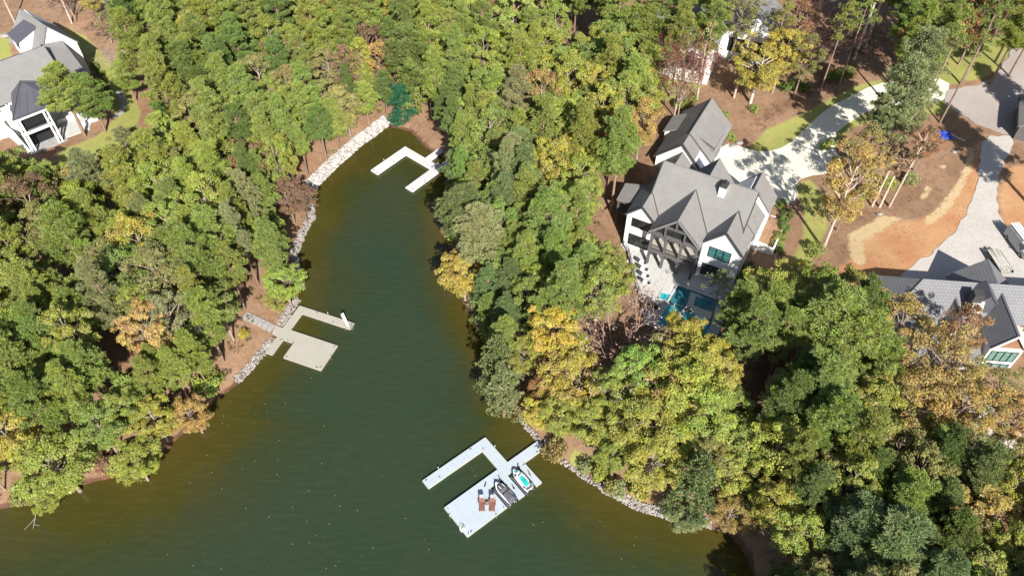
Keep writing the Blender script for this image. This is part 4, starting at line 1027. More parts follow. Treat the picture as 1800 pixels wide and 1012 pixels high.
lo = dock_lounger(); lo['label'] = 'brown wooden lounger with grey pillow, farther from the covered jet ski'
lo.location = (*DN.w(-6.5, -2.85), DH); lo.rotation_euler = (0, 0, ra)
l2 = copy_tree(lo); l2['label'] = 'brown wooden lounger with grey pillow, next to the covered jet ski'
l2.location = (*DN.w(-5.42, -3.72), DH); l2.rotation_euler = (0, 0, ra - 0.08)
tb = thing('side_table', 'small round brown table between the two loungers on the dock', 'table', (*DN.w(-5.96, -3.28), DH))
MB().tube([(0, 0, 0.46), (0, 0, 0.5)], [0.24, 0.24], 14).build('tabletop', M['wood_brown'], tb)
for k in range(3):
    a = k * 2.094; MB().tube([(0.19 * math.cos(a), 0.19 * math.sin(a), 0), (0.12 * math.cos(a), 0.12 * math.sin(a), 0.46)], [0.025, 0.025], 5).build('leg', M['wood_brown'], tb)
MB().tube([(0, 0, 0.5), (0, 0, 0.56)], [0.1, 0.12], 10).build('tray', M['cushion_grey'], tb)

DM_ = Frame((517.6, 601.6), DH, -21.5)
Dm = dock(DM_, 'floating_dock', 'beige floating dock with square platform on the left bank',
          [(-2.0, 6.75, 5.55, 6.75), (-3.15, -2.0, 1.95, 6.75), (-3.15, -2.0, -3.25, -0.1), (0.0, 6.5, -3.05, -0.1), (-3.15, 6.5, -0.1, 1.95), (-4.95, -3.15, 0.1, 1.85)],
          M['dock_beige'], M['fascia_beige'], [(6.25, 1.6, 1.4), (6.2, -2.6, 0.8), (5.7, -2.85, 0.3), (0.35, -2.85, 0.1), (-0.1, -0.2, 0.9), (3.6, 5.75, 1.5), (0.2, 6.6, 0.0), (-2.2, -0.3, 0.4)])
rim(Dm, [((-2.0, 5.5), (6.75, 5.5)), ((6.8, 5.5), (6.8, 6.8)), ((6.55, -3.1), (6.55, 1.95)), ((0.0, -3.1), (6.5, -3.1)), ((-3.15, -3.3), (-2.0, -3.3)), ((-1.95, 1.95), (-1.95, 5.5)), ((-1.95, -3.3), (-1.95, -0.15)), ((-1.95, -0.15), (-0.05, -0.15)), ((-0.05, -3.05), (-0.05, -0.15)), ((-3.2, 6.75), (6.75, 6.8)), ((-3.2, 1.9), (-3.2, 6.75))], M['fascia_beige'])
for x, y in ((6.75, -0.5), (2.0, 6.9), (-1.0, -0.35), (6.0, 5.35)): pile(Dm, x, y, 0.85, 0.07)
# white water slide at the end of the beige dock
sl = thing('water_slide', 'white water slide with rails at the tip of the beige dock', 'water slide', (*DM_.w(5.6, 6.35), DH), math.radians(-21.5 - 38))
sl.scale = (0.85, 0.62, 0.6)
path = [(-1.5, 0, 1.75), (-1.1, 0, 1.72), (-0.4, 0, 1.2), (0.3, 0, 0.65), (0.8, 0, 0.42), (1.15, 0, 0.38)]
vs = []; fs = []
for x, y, z in path: vs += [(x, -0.34, z + 0.2), (x, -0.27, z), (x, 0.27, z), (x, 0.34, z + 0.2), (x, 0.3, z - 0.06), (x, -0.3, z - 0.06)]
for i in range(len(path) - 1):
    for k in range(6): fs.append((i * 6 + k, i * 6 + (k + 1) % 6, (i + 1) * 6 + (k + 1) % 6, (i + 1) * 6 + k))
fs += [(5, 4, 3, 2, 1, 0), tuple(30 + k for k in range(6))]
MB().add(vs, fs).build('chute', M['plastic_white'], sl)
for s in (-1, 1):
    MB().tube([(-1.75, s * 0.28, 0), (-1.45, s * 0.28, 1.72), (-1.3, s * 0.3, 2.25), (-0.9, s * 0.3, 2.05), (-0.75, s * 0.3, 1.5)], [0.035] * 5, 6).build('handrail', M['plastic_white'], sl)
    MB().tube([(0.4, s * 0.25, 0), (0.35, s * 0.25, 0.62)], [0.04] * 2, 6).build('leg', M['plastic_white'], sl)
    MB().tube([(-0.9, s * 0.25, 0), (-1.0, s * 0.25, 1.6)], [0.04] * 2, 6).build('leg', M['plastic_white'], sl)
for k in range(4): MB().box(-1.74 + k * 0.07, -1.62 + k * 0.07, -0.28, 0.28, 0.35 + k * 0.36, 0.39 + k * 0.36).build('step', M['plastic_white'], sl)
lad = thing('swim_ladder', 'thin metal swim ladder dropping into the water from the tip of the beige dock', 'ladder', (*DM_.w(6.85, 6.0), DH), math.radians(-21.5))
for a in (-0.2, 0.2): MB().tube([(-0.25, a, 0.0), (-0.15, a, 0.75), (0.08, a, 0.7), (0.12, a, -1.0)], [0.03] * 4, 6).build('rail', M['galv'], lad)
for z in (-0.35, -0.05): MB().box(0.08, 0.16, -0.2, 0.2, z, z + 0.04).build('step', M['galv'], lad)
# stone steps down the bank to the beige dock
ss = thing('stone_steps', 'flight of grey stone slabs leading down the bank to the beige dock', 'steps', (DM_.o[0], DM_.o[1], 0), math.radians(-21.5))
for k in range(6):
    x1 = -4.5 - k * 0.8; cx, cy = DM_.w(x1 - 0.4, 0.95); z = max(tz1(cx, cy), 0.35) + 0.16
    o = MB().box(-0.37, 0.37, -0.72 - 0.05 * (k % 2), 0.74, -0.3, 0).build('slab', M['slab'], ss, bevel=0.03)
    o.location = (x1 - 0.4, 0.95 - 0.03 * k, z); o.rotation_euler = (0, 0, random.uniform(-0.05, 0.05))

DF = Frame((640 + 690 / 6.325, 190 + 545 / 6.325), DH, 50)
Df = dock(DF, 'floating_dock', 'white floating dock shaped like a fork at the head of the cove',
          [(-9.45, -1.95, 3.6, 5.3), (-1.95, -0.3, -2.9, 5.3), (-8.65, -1.95, -4.85, -3.1), (-1.95, 0.3, -5.0, -2.9), (-0.3, 3.9, -1.42, 0.0)],
          M['dock_white'], M['trim_white'], [(-8.3, -4.6, 0.2), (-9.2, 5.0, 0.3), (-9.2, 3.9, 0.2), (-5, 3.8, 0), (-5, -4.6, 0)])
rim(Df, [((-9.5, 3.55), (-1.95, 3.55)), ((-9.5, 3.55), (-9.5, 5.35)), ((-8.7, -4.9), (-1.95, -4.9)), ((-8.7, -4.9), (-8.7, -3.05)), ((-2.0, -2.9), (-2.0, 3.55)), ((-9.45, 5.35), (-0.3, 5.35))], M['trim_white'])
for x, y in ((-6.0, 5.45), (-5.5, -5.0), (0.4, -4.0)): pile(Df, x, y, 0.8, 0.07)
wb = thing('gangway_tank', 'pale grey box half hidden by leaves at the landward end of the white dock', 'box', (*DF.w(0.7, -4.6), 0.3), math.radians(50))
MB().box(-0.5, 0.5, -0.5, 0.5, -0.2, 0.7).build('body', M['galv'], wb, bevel=0.08); MB().box(-0.54, 0.54, -0.54, 0.54, 0.7, 0.78).build('lid', M['plastic_white'], wb)

# sunken branch off the left bank and another fallen limb
x, y = pix((62, 905), 0.0); b = thing('fallen_branch', 'dead branch lying in the brown shallows at lower left', 'branch', (x, y, 0.05), 0.4)
MB().tube([(0.6, 3.2, 0.6), (0.3, 1.2, 0.15), (0, -0.5, 0.02), (-0.4, -2.2, -0.1)], [0.09, 0.08, 0.06, 0.03], 6).tube([(0, -0.5, 0.02), (-0.9, -1.4, 0.12), (-1.4, -1.7, 0.05)], [0.05, 0.03, 0.015], 5).tube([(-0.2, -1.3, 0), (0.6, -1.9, 0.12)], [0.04, 0.015], 5).build('limb', M['board'], b)

# ------------------------------------------------------------------ van, trailer, tarp, bench by the right house
vx, vy, vz = ground((1786, 431))
vx, vy = pix((1788, 432), 9.3); vz = tz1(vx, vy) + 0.1
van = thing('cargo_van', 'silver white van with pale pipes on its roof rack', 'van', (vx + 0.6, vy + 0.6, vz), math.radians(7))
def ring_v(y, w, z0, z1, tw): return [(-w, y, z0), (w, y, z0), (w, y, z0 + (z1 - z0) * 0.55), (tw, y, z1), (-tw, y, z1), (-w, y, z0 + (z1 - z0) * 0.55)]
loft(MB(), [ring_v(2.75, 0.98, 0.35, 2.1, 0.82), ring_v(-1.0, 1.0, 0.35, 2.15, 0.84), ring_v(-1.25, 1.0, 0.35, 2.1, 0.82), ring_v(-2.1, 1.0, 0.35, 1.32, 0.95), ring_v(-2.85, 0.96, 0.4, 1.15, 0.88), ring_v(-3.0, 0.88, 0.45, 0.95, 0.8)]).build('body', M['van'], van)
MB().add([(-0.8, -1.32, 2.06), (0.8, -1.32, 2.06), (0.93, -2.08, 1.38), (-0.93, -2.08, 1.38)], [(0, 3, 2, 1)]).add([(-0.8, -1.30, 2.03), (0.8, -1.30, 2.03), (0.93, -2.06, 1.35), (-0.93, -2.06, 1.35)], [(0, 1, 2, 3)]).build('windscreen', M['glass'], van)
for s in (-1, 1):
    d_ = MB().box(s * 0.99 - 0.02, s * 0.99 + 0.02, -1.95, -0.9, 0.5, 1.3).build('door', M['van'], van)
    MB().box(s * 0.955 - 0.03, s * 0.955 + 0.03, -1.8, -0.95, 1.38, 1.85).build('pane', M['glass'], d_)
    MB().box(s * 1.13 - 0.1, s * 1.13 + 0.1, -1.85, -1.72, 1.2, 1.5).build('mirror', M['rubber'], van)
    MB().box(s * 0.75 - 0.15, s * 0.75 + 0.15, -3.02, -2.9, 0.72, 0.92).build('headlight', M['plastic_white'], van)
    for y in (-2.05, 1.75):
        w_ = MB().tube([(s * 0.78, y, 0.36), (s * 1.02, y, 0.36)], [0.36, 0.36], 16).build('wheel', M['rubber'], van)
        MB().tube([(s * 1.0, y, 0.36), (s * 1.04, y, 0.36)], [0.2, 0.2], 12).build('rim', M['galv'], w_)
MB().box(-0.6, 0.6, -3.04, -2.96, 0.5, 0.7).build('grille', M['rubber'], van)
MB().box(-0.95, 0.95, -3.08, -2.9, 0.35, 0.5).build('bumper', M['rubber'], van)
for y in (-0.9, 0.8, 2.4): MB().box(-0.85, 0.85, y - 0.03, y + 0.03, 2.15, 2.3).build('rack_bar', M['galv'], van)
for k in range(3):
    t = thing('pipe_bundle', ('pale pipes strapped along the near side of the van roof', 'pale pipes strapped along the middle of the van roof', 'pale pipes strapped along the far side of the van roof')[k], 'pipes', (vx + 0.6, vy + 0.6, vz + 2.3), math.radians(7), 'pipe bundles on the van roof rack')
    for j in range(3): MB().tube([(-0.62 + k * 0.52 + j * 0.14, -1.3 + 0.15 * j, 0.08), (-0.62 + k * 0.52 + j * 0.14, 2.9, 0.08)], [0.07, 0.07], 8).build('pipe', M['plastic_white'], t)
tx, ty = pix((1751, 462), 9.3); tzv = tz1(tx, ty) + 0.1
tr_ = thing('flatbed_trailer', 'low trailer loaded with pale lumber beside the van', 'trailer', (tx + 0.6, ty + 0.3, tzv), math.radians(4))
MB().box(-1.0, 1.0, -2.4, 2.2, 0.5, 0.62).build('bed', M['board'], tr_)
for s in (-1, 1):
    MB().box(s * 1.0 - 0.04, s * 1.0 + 0.04, -2.4, 2.2, 0.62, 1.0).build('side_rail', M['iron'], tr_)
    for y in (-0.55, 0.35): MB().tube([(s * 1.06, y, 0.33), (s * 1.26, y, 0.33)], [0.33, 0.33], 14).build('wheel', M['rubber'], tr_)
MB().tube([(-0.8, 2.2, 0.55), (0, 3.4, 0.5), (0.8, 2.2, 0.55)], [0.05] * 3, 6).build('drawbar', M['iron'], tr_)
LBL = ['pile of pale boards along the left side of the trailer', 'pile of pale boards in the middle of the trailer', 'pile of pale boards along the right side of the trailer']
for k in range(3):
    t = thing('lumber_pile', LBL[k], 'lumber', (tx + 0.6, ty + 0.3, tzv + 0.62), math.radians(4), 'lumber piles on the trailer')
    for lay in range(3):
        for j in range(3):
            o = MB().box(-0.09, 0.09, -2.2 + random.random() * 0.4, 2.0 + random.random() * 0.5, 0, 0.16).build('board', M['lumber'], t)
            o.location = (-0.72 + k * 0.64 + (j - 1) * 0.2 + random.uniform(-.02, .02), 0, 0.01 + lay * 0.17); o.rotation_euler = (0, 0, random.uniform(-0.03, 0.03))
bx, by, bz = ground((1661, 238))
tp_ = thing('blue_tarp', 'crumpled bright blue tarp on the bare ground by the road', 'tarp', (bx, by, bz))
nv = 9; g_ = rng.random((nv, nv)); vs = []; qs = []
for i in range(nv):
    for j in range(nv):
        vs.append(((i - 4) * 0.28 * (1 + 0.2 * math.sin(j)), (j - 4) * 0.3 * (1 + 0.15 * math.cos(i * 1.7)), 0.06 + 0.34 * g_[i, j] * (1 if 0 < i < 8 and 0 < j < 8 else 0.1)))
for i in range(nv - 1):
    for j in range(nv - 1): qs.append((i * nv + j, (i + 1) * nv + j, (i + 1) * nv + j + 1, i * nv + j + 1))
mb = MB().add(vs, qs); o = mb.build('sheet', M['tarp'], tp_); so = o.modifiers.new('thick', 'SOLIDIFY'); so.thickness = 0.02
MB().tube([(1.2, 0.2, 0.12), (2.2, -1.0, 0.1), (3.0, -1.7, 0.08)], [0.06, 0.06, 0.06], 6).build('white_pole', M['plastic_white'], tp_)
bx, by, bz = ground((1335, 606))
bn = thing('wooden_bench', 'weathered grey wooden bench in the shade of the woods below the pool', 'bench', (bx, by, bz), math.radians(32))
for k in range(3): MB().box(-1.2, 1.2, -0.36 + k * 0.25, -0.14 + k * 0.25, 0.42, 0.48).build('plank', M['board'], bn)
for s in (-0.95, 0.95): MB().box(s - 0.06, s + 0.06, -0.32, 0.32, 0, 0.42).build('leg', M['board'], bn)
# curved stepping stone path in the left lawn
pth = thing('stepping_stones', 'curved row of pale stepping stones in the lawn of the left house', 'path')
for k in range(15):
    a = math.radians(75 - k * 12); p = (202 + 15 * math.cos(a), 183 - 21 * math.sin(a)); x, y, z = ground(p)
    o = MB().box(-0.6, 0.6, -0.27, 0.27, -0.12, 0.03).build('stone', M['slab'], pth, bevel=0.04); o.location = (x, y, z); o.rotation_euler = (0, 0, a)
# boulders and pale stones on the mulch
for k, (p, s) in enumerate((((8, 64), 0.9), ((1288, 292 - 34), 0.7), ((1300, 252), 0.6), ((1678, 268), 0.5), ((1546, 377), 0.45))):
    x, y, z = ground(p)
    o = MB().ball((0, 0, 0), s, 2, (1.2, 0.8, 0.5)).mesh('boulder', M['stone'])
    for v in o.vertices: v.co *= 1 + 0.15 * math.sin(v.co.x * 9 + v.co.y * 7 + k)
    o = link('boulder', o); o.location = (x, y, z + 0.1)
    tag(o, ['pale boulder on the straw at the far left edge', 'pale rock beside the garage corner at the driveway edge', 'smaller pale rock in the mulch edge just above the driveway', 'pale rock on the bare mulch below the blue tarp', 'small pale rock on the mulch below three thin trunks'][k], 'rock')

# ------------------------------------------------------------------ trees: a few crown and trunk meshes of each kind, shared by many trees
def clumps_to_leaves(cent, rad, n, size, zmin=-0.35, flat=0.8, updir=0.35, elong=0.6):
    """leaf sized diamond faces spread over the shells of many small clumps"""
    m = len(cent)
    idx = np.repeat(np.arange(m), n)
    d = rng.normal(size=(m * n, 3)); d /= np.linalg.norm(d, axis=1, keepdims=True)
    low = d[:, 2] < zmin; d[low, 2] *= -1
    r = rad[idx] * (0.62 + 0.45 * rng.random(m * n))
    p = cent[idx] + d * r[:, None] * np.array([1, 1, flat])
    nr = d * 0.55 + rng.normal(size=d.shape) * 0.45 + np.array([0, 0, updir]); nr /= np.linalg.norm(nr, axis=1, keepdims=True)
    t = np.cross(nr, rng.normal(size=d.shape)); t /= np.linalg.norm(t, axis=1, keepdims=True)
    b = np.cross(nr, t)
    s = size * (0.6 + 0.8 * rng.random(m * n))[:, None]
    q = np.stack([p - t * s, p + b * s * elong, p + t * s, p - b * s * elong], 1).reshape(-1, 3)
    f = np.arange(len(q)).reshape(-1, 4)
    ct = rng.random((m, 3))
    tint = 0.5 * ct[idx] + 0.5 * rng.random((m * n, 3))
    return q, f, tint
def needles(cent, rad, tufts, blades, blen, bw, zmin=-0.25):
    m = len(cent); nt_ = m * tufts
    idx = np.repeat(np.arange(m), tufts)
    d = rng.normal(size=(nt_, 3)); d /= np.linalg.norm(d, axis=1, keepdims=True)
    low = d[:, 2] < zmin; d[low, 2] *= -1
    tc_ = cent[idx] + d * (rad[idx] * (0.45 + 0.55 * rng.random(nt_)))[:, None] * np.array([1, 1, 0.7])
    k = np.repeat(np.arange(nt_), blades)
    a = d[k] * 0.55 + np.array([0, 0, 0.3]) + rng.normal(size=(len(k), 3)) * 0.55; a /= np.linalg.norm(a, axis=1, keepdims=True)
    s = np.cross(a, rng.normal(size=a.shape)); s /= np.linalg.norm(s, axis=1, keepdims=True)
    L = (blen * (0.7 + 0.6 * rng.random(len(k))))[:, None]; p0 = tc_[k]
    q = np.stack([p0, p0 + a * L * 0.55 + s * bw, p0 + a * L, p0 + a * L * 0.55 - s * bw], 1).reshape(-1, 3)
    f = np.arange(len(q)).reshape(-1, 4)
    ct = rng.random((m, 3)); tt = rng.random((nt_, 3))
    tint = 0.4 * ct[idx[k]] + 0.35 * tt[k] + 0.25 * rng.random((len(k), 3))
    return q, f, tint
def limb(mb, a, b, r0, r1, sag=0.0, n=5, seg=3):
    a = np.array(a, float); b = np.array(b, float); pts = []
    for i in range(seg + 1):
        t = i / seg; p = a * (1 - t) + b * t
        if 0 < i < seg: p = p + rng.normal(size=3) * 0.08 * np.linalg.norm(b - a) / seg
        p[2] += sag * math.sin(t * math.pi); pts.append(p)
    mb.tube(pts, [r0 + (r1 - r0) * i / seg for i in range(seg + 1)], n, cap=False); return pts

def hardwood(H, R, base, lobes=15, dens=1.0, leaf=0.135, n=78, spread=1.0):
    """broad crown: limbs reach out to lobes, each lobe a bunch of leaf clumps"""
    mb = MB(); hz = base + (H - base) * 0.35
    top = (rng.normal() * 0.3, rng.normal() * 0.3, H * 0.86)
    mb.tube([(0, 0, -0.6), (0.02, 0, 0.4), (rng.normal() * .12, rng.normal() * .12, base), (top[0] * .6, top[1] * .6, (base + H) / 2), top], [0.36, 0.27, 0.21, 0.13, 0.03], 7)
    C = []; RR = []
    for i in range(lobes):
        t = (i + 0.5) / lobes
        ph = i * 2.39996 + rng.random() * 0.7
        zc = base + (H - base) * (0.10 + 0.80 * t) ; env = math.sin(math.pi * min(1, 0.22 + 0.74 * (1 - t) * 0.95 + 0.02)) ** 0.75
        rr = R * env * (0.55 + 0.35 * rng.random()) * (1 - 0.15 * (t > 0.85)) * spread
        if t > 0.9: rr *= 0.3
        c = np.array([math.cos(ph) * rr, math.sin(ph) * rr, zc])
        lr = R * (0.20 + 0.13 * rng.random())
        limb(mb, (top[0] * .4 * t, top[1] * .4 * t, max(base * 0.9, zc - 0.55 * rr - 0.8)), c, 0.09, 0.025, 0.1 * rr, 5, 3)
        k = max(3, int((5 + 6 * rng.random()) * dens))
        for _ in range(k):
            d = rng.normal(size=3); d /= np.linalg.norm(d); d[2] = abs(d[2]) * 0.8 - 0.15
            C.append(c + d * lr * (0.55 + 0.5 * rng.random())); RR.append(lr * (0.40 + 0.28 * rng.random()))
            if rng.random() < 0.35: limb(mb, c, C[-1], 0.03, 0.012, 0, 4, 1)
    q, f, ti = clumps_to_leaves(np.array(C), np.array(RR), n, leaf)
    return mb, (q, f, ti), 'leaf'
def pine(H, R, base, whorls=13, per=4, dens=1.0, tufts=20, blades=10, blen=0.40, bw=0.038, cone=0.0):
    mb = MB(); lean = rng.normal(size=2) * 0.25
    mb.tube([(0, 0, -0.6), (0, 0, 0.5), (lean[0] * .5, lean[1] * .5, H * 0.5), (lean[0], lean[1], H * 0.95)], [0.30, 0.23, 0.165, 0.03], 7)
    C = []; RR = []
    for i in range(whorls):
        t = (i + 0.3 * rng.random()) / (whorls - 1) ; t = min(t, 1)
        z = base + (H - base) * t
        env = (1 - t) ** (0.55 + cone) * (0.62 + 0.38 * min(1, t * 4 + 0.35)) if cone else (1 - t ** 1.7) ** 0.75 * min(1, 0.5 + 2.2 * t)
        Lr = max(0.35, R * env)
        for j in range(per):
            if rng.random() > 0.92: continue
            ph = rng.random() * 6.283
            ln = Lr * (0.55 + 0.5 * rng.random())
            a = (lean[0] * z / H, lean[1] * z / H, z - 0.25 * ln)
            c = np.array([a[0] + math.cos(ph) * ln, a[1] + math.sin(ph) * ln, z + 0.18 * ln])
            limb(mb, a, c, 0.05, 0.015, 0.05 * ln, 4, 2)
            k = max(2, int((1.2 + ln * 1.2) * dens))
            for m_ in range(k):
                s = 1 - 0.62 * m_ / k * rng.random() - 0.1 * m_
                p = np.array(a) + (c - np.array(a)) * max(0.25, s) + rng.normal(size=3) * 0.42 * np.array([1, 1, 0.5])
                C.append(p); RR.append(0.40 + 0.28 * rng.random())
    C.append(np.array([lean[0], lean[1], H])); RR.append(0.6)
    q, f, ti = needles(np.array(C), np.array(RR), tufts, blades, blen, bw)
    return mb, (q, f, ti), 'needle'
def bare(H, R, base, leafy=0, n=7):
    mb = MB(); tips = []
    def grow(a, d, L, r, lev):
        b = a + d * L
        mb.tube([a, (a + b) / 2 + rng.normal(size=3) * 0.06 * L, b], [r, r * 0.8, r * 0.55], 5 if lev < 2 else 3, cap=False)
        if lev == 4: tips.append(b); return
        for _ in range(4 if lev == 0 else (3 if lev < 3 else 5)):
            nd = d + rng.normal(size=3) * (0.55 if lev else 0.5); nd[2] = abs(nd[2]) * 0.8 + 0.12; nd /= np.linalg.norm(nd)
            grow(b if rng.random() < 0.6 else (a + b) / 2, nd, L * (0.6 + 0.22 * rng.random()), r * 0.52, lev + 1)
    mb.tube([(0, 0, -0.6), (0, 0, base)], [0.3, 0.22], 7)
    for k in range(n):
        ph = k * 6.283 / n + rng.random(); d = np.array([math.cos(ph) * 0.75 * R / 4.5, math.sin(ph) * 0.75 * R / 4.5, 0.75]); d /= np.linalg.norm(d)
        grow(np.array([0, 0, base * (0.75 + 0.25 * rng.random())]), d, (H - base) * 0.42, 0.10, 1)
    tips = np.array(tips)
    q, f, ti = clumps_to_leaves(tips, np.full(len(tips), 0.45), max(1, leafy), 0.13)
    return mb, (q, f, ti), 'leaf'
def shrub(R, Hh, n=14, leaf=0.11):
    mb = MB(); C = []; RR = []
    for k in range(n):
        ph = rng.random() * 6.283; rr = R * math.sqrt(rng.random()) * 0.8; z = Hh * (0.35 + 0.6 * rng.random()) * (1 - 0.4 * rr / R)
        C.append((math.cos(ph) * rr, math.sin(ph) * rr, z)); RR.append(R * (0.32 + 0.15 * rng.random()))
        if k < 7: limb(mb, (0, 0, -0.1), C[-1], 0.03, 0.01, 0, 4, 2)
    q, f, ti = clumps_to_leaves(np.array(C), np.array(RR), 42, leaf, -0.6)
    return mb, (q, f, ti), 'leaf'
LIB = {}
def store(kind, made):
    mb, (q, f, ti), m = made
    tm = mb.mesh('trunk', M['bark'], smooth=True); cm = np_mesh('crown', q, f, M[m], ti)
    LIB.setdefault(kind, []).append((tm, cm))
for k in range(6): store('pine', pine(20, 3.2, 7.5 + (k % 3), 16, 4))
for k in range(3): store('pine_sparse', pine(20, 3.4, 12.0 + k * 0.5, 9, 3, 0.8, 8, 8))
for k in range(3): store('conifer', pine(11, 2.7, 1.2, 14, 5, 0.9, 8, 8, 0.36, 0.055, 0.35))
for k in range(7): store('hardwood', hardwood(16, 4.4, 4.2 + 0.4 * (k % 3), 30 + k % 5))
for k in range(3): store('hardwood_thin', hardwood(16, 4.3, 4.6, 27, 0.72, 0.13, 56, 1.1))
for k in range(2): store('slim_hardwood', hardwood(17, 2.6, 9.5, 10, 0.7, 0.15, 44))
for k in range(3): store('bare', bare(14, 4.6, 3.5, 3, 11))
for k in range(2): store('bare_leafy', bare(14, 4.4, 4.0, 9, 9))
for k in range(3): store('shrub', shrub(0.8, 1.1))
for k in range(2): store('bush', shrub(1.7, 2.2, 24, 0.16))

PAL = {'pinkbrown': ((0.42, 0.30, 0.23), 'pinkish brown'),  # leaf colours and the words for them
    'olive': ((0.255, 0.304, 0.049), 'olive green'), 'green': ((0.215, 0.277, 0.051), 'mid green'), 'dark': ((0.132, 0.194, 0.04), 'dark green'),
    'blue': ((0.154, 0.211, 0.068), 'bluish green'), 'sage': ((0.235, 0.262, 0.1), 'pale sage green'), 'lime': ((0.281, 0.334, 0.046), 'lime green'),
    'ygreen': ((0.362, 0.352, 0.048), 'yellow green'), 'yellow': ((0.44, 0.375, 0.04), 'golden yellow'), 'gold': ((0.39, 0.28, 0.07), 'golden orange'),
    'rust': ((0.31, 0.165, 0.07), 'rusty orange'), 'brown': ((0.25, 0.165, 0.08), 'tan brown'), 'red': ((0.170, 0.055, 0.035), 'reddish'),
    'maroon': ((0.060, 0.022, 0.020), 'dark maroon'), 'grey': ((0.26, 0.235, 0.21), 'grey'), 'emerald': ((0.020, 0.13, 0.060), 'emerald green'), 'tanolive': ((0.281, 0.265, 0.075), 'tan olive')}
BARKS = {'pine': (0.40, 0.30, 0.25), 'pine_sparse': (0.42, 0.34, 0.29), 'conifer': (0.35, 0.27, 0.2), 'hardwood': (0.52, 0.47, 0.42), 'hardwood_thin': (0.40, 0.34, 0.29),
         'slim_hardwood': (0.85, 0.78, 0.68), 'bare': (0.50, 0.40, 0.33), 'bare_leafy': (0.36, 0.29, 0.25), 'shrub': (0.3, 0.24, 0.2), 'bush': (0.3, 0.24, 0.2)}
BASEH = {'pine': (20, 3.2), 'pine_sparse': (20, 3.4), 'conifer': (11, 2.7), 'hardwood': (16, 4.4), 'hardwood_thin': (16, 4.3), 'slim_hardwood': (17, 2.6), 'bare': (14, 4.6), 'bare_leafy': (14, 4.4), 'shrub': (1.1, 0.8), 'bush': (2.2, 1.7)}
NAMES = {'pine': ('pine_tree', 'pine'), 'pine_sparse': ('pine_tree', 'pine'), 'conifer': ('conifer_tree', 'conifer'), 'hardwood': ('broadleaf_tree', 'broadleaf tree'), 'hardwood_thin': ('broadleaf_tree', 'thin crowned tree'),
         'slim_hardwood': ('slender_tree', 'slender pale trunked tree'), 'bare': ('bare_tree', 'bare tree'), 'bare_leafy': ('bare_tree', 'nearly bare tree'), 'shrub': ('shrub', 'shrub'), 'bush': ('bush', 'bush')}
TREES = []
def tree(kind, x, y, h, r, pal, label=None, z=None, bark=None, jit=0.065):
    """queue one tree; it is built once all labels are known"""
    TREES.append(dict(kind=kind, x=x, y=y, z=tz1(x, y) if z is None else z, h=h, r=r, pal=pal, label=label, bark=bark, jit=jit))
def tpx(kind, p, h, r, pal, label, **kw):         # by the foot of the trunk in the photo
    x, y, z = ground(p); tree(kind, x, y, h, r, pal, label, z, **kw)
def cpx(kind, p, h, r, pal, label, frac=0.62, **kw):  # by the middle of the crown in the photo
    z = 6.0
    for _ in range(10):
        x, y = pix(p, z + h * frac); z = 0.5 * z + 0.5 * max(tz1(x, y), 0.05)
    tree(kind, x, y, h, r, pal, label, z, **kw)

# --- trees one can point at
tpx('hardwood_thin', (1447, 437), 22, 4.6, 'gold', 'tall golden tree on a pale leaning trunk, alone on mulch right of the white house', bark=(0.95, 0.86, 0.8))
tpx('hardwood_thin', (1494, 345), 15, 4.0, 'tanolive', 'tan olive thin crowned tree at the corner of the driveway')
tpx('hardwood_thin', (1470, 405), 9, 2.8, 'ygreen', 'small yellow green tree at the foot of the tall golden one')
tpx('pine', (1530, 312), 23, 4.4, 'sage', 'grey green pine with dark trunk leaning over the far end of the driveway', bark=(0.34, 0.28, 0.25))
tpx('pine', (1556, 255), 22, 4.8, 'sage', 'big sage grey pine standing over the driveway near the road', bark=(0.5, 0.42, 0.38))
tpx('pine_sparse', (1615, 212), 22, 3.0, 'green', 'tall thin pine between driveway end and road, left of a twin')
tpx('pine_sparse', (1652, 216), 23, 3.0, 'green', 'tall thin pine nearest the road mouth, its bare trunk crossing the lawn')
tpx('pine_sparse', (1690, 150), 22, 3.4, 'green', 'bright green pine on the lawn at the top right')
for k, p in enumerate(((1533, 362), (1546, 364), (1563, 363))):
    tpx('slim_hardwood', p, 12.5 - k * 0 + (5 if k == 2 else 0), 2.0, 'brown', ['leftmost of three thin pale trunks on the brown mulch', 'middle one of three thin pale trunks on the brown mulch', 'tallest and rightmost of three thin pale trunks on the brown mulch'][k])
tpx('hardwood', (1319, 181), 12.5, 5.2, 'ygreen', 'broad golden green tree with pale trunk behind the garage', bark=(1.0, 0.92, 0.85))
tpx('hardwood', (1357, 163), 14, 4.0, 'yellow', 'yellow tree with slim trunk right of the broad golden green one')
tpx('slim_hardwood', (1225, 174), 17, 2.4, 'tanolive', 'thin pale trunk rising just behind the tip of the garage roof')
tpx('bare_leafy', (1181, 222), 22, 3.3, 'red', 'tall pale trunk with sparse red crown beside the garage', bark=(0.6, 0.5, 0.44))
tpx('bare_leafy', (1190, 214), 18, 2.3, 'rust', 'second pale trunk close behind the red crowned one by the garage', bark=(0.6, 0.5, 0.45))
tpx('bare_leafy', (1432, 128), 15, 4.8, 'maroon', 'dark maroon leafed tree above the driveway lawn', bark=(0.3, 0.25, 0.22))
tpx('bare_leafy', (1400, 135), 15, 4.6, 'maroon', 'dark trunked tree with thin maroon crown left of the other maroon one', bark=(0.25, 0.2, 0.18))
tpx('hardwood_thin', (1380, 120), 15, 4.0, 'rust', 'rust orange crown left of the maroon trees at the top')
tpx('slim_hardwood', (1501, 105), 20, 2.8, 'ygreen', 'tall white trunk with yellow green crown at the top right', bark=(1.1, 1.05, 0.95))
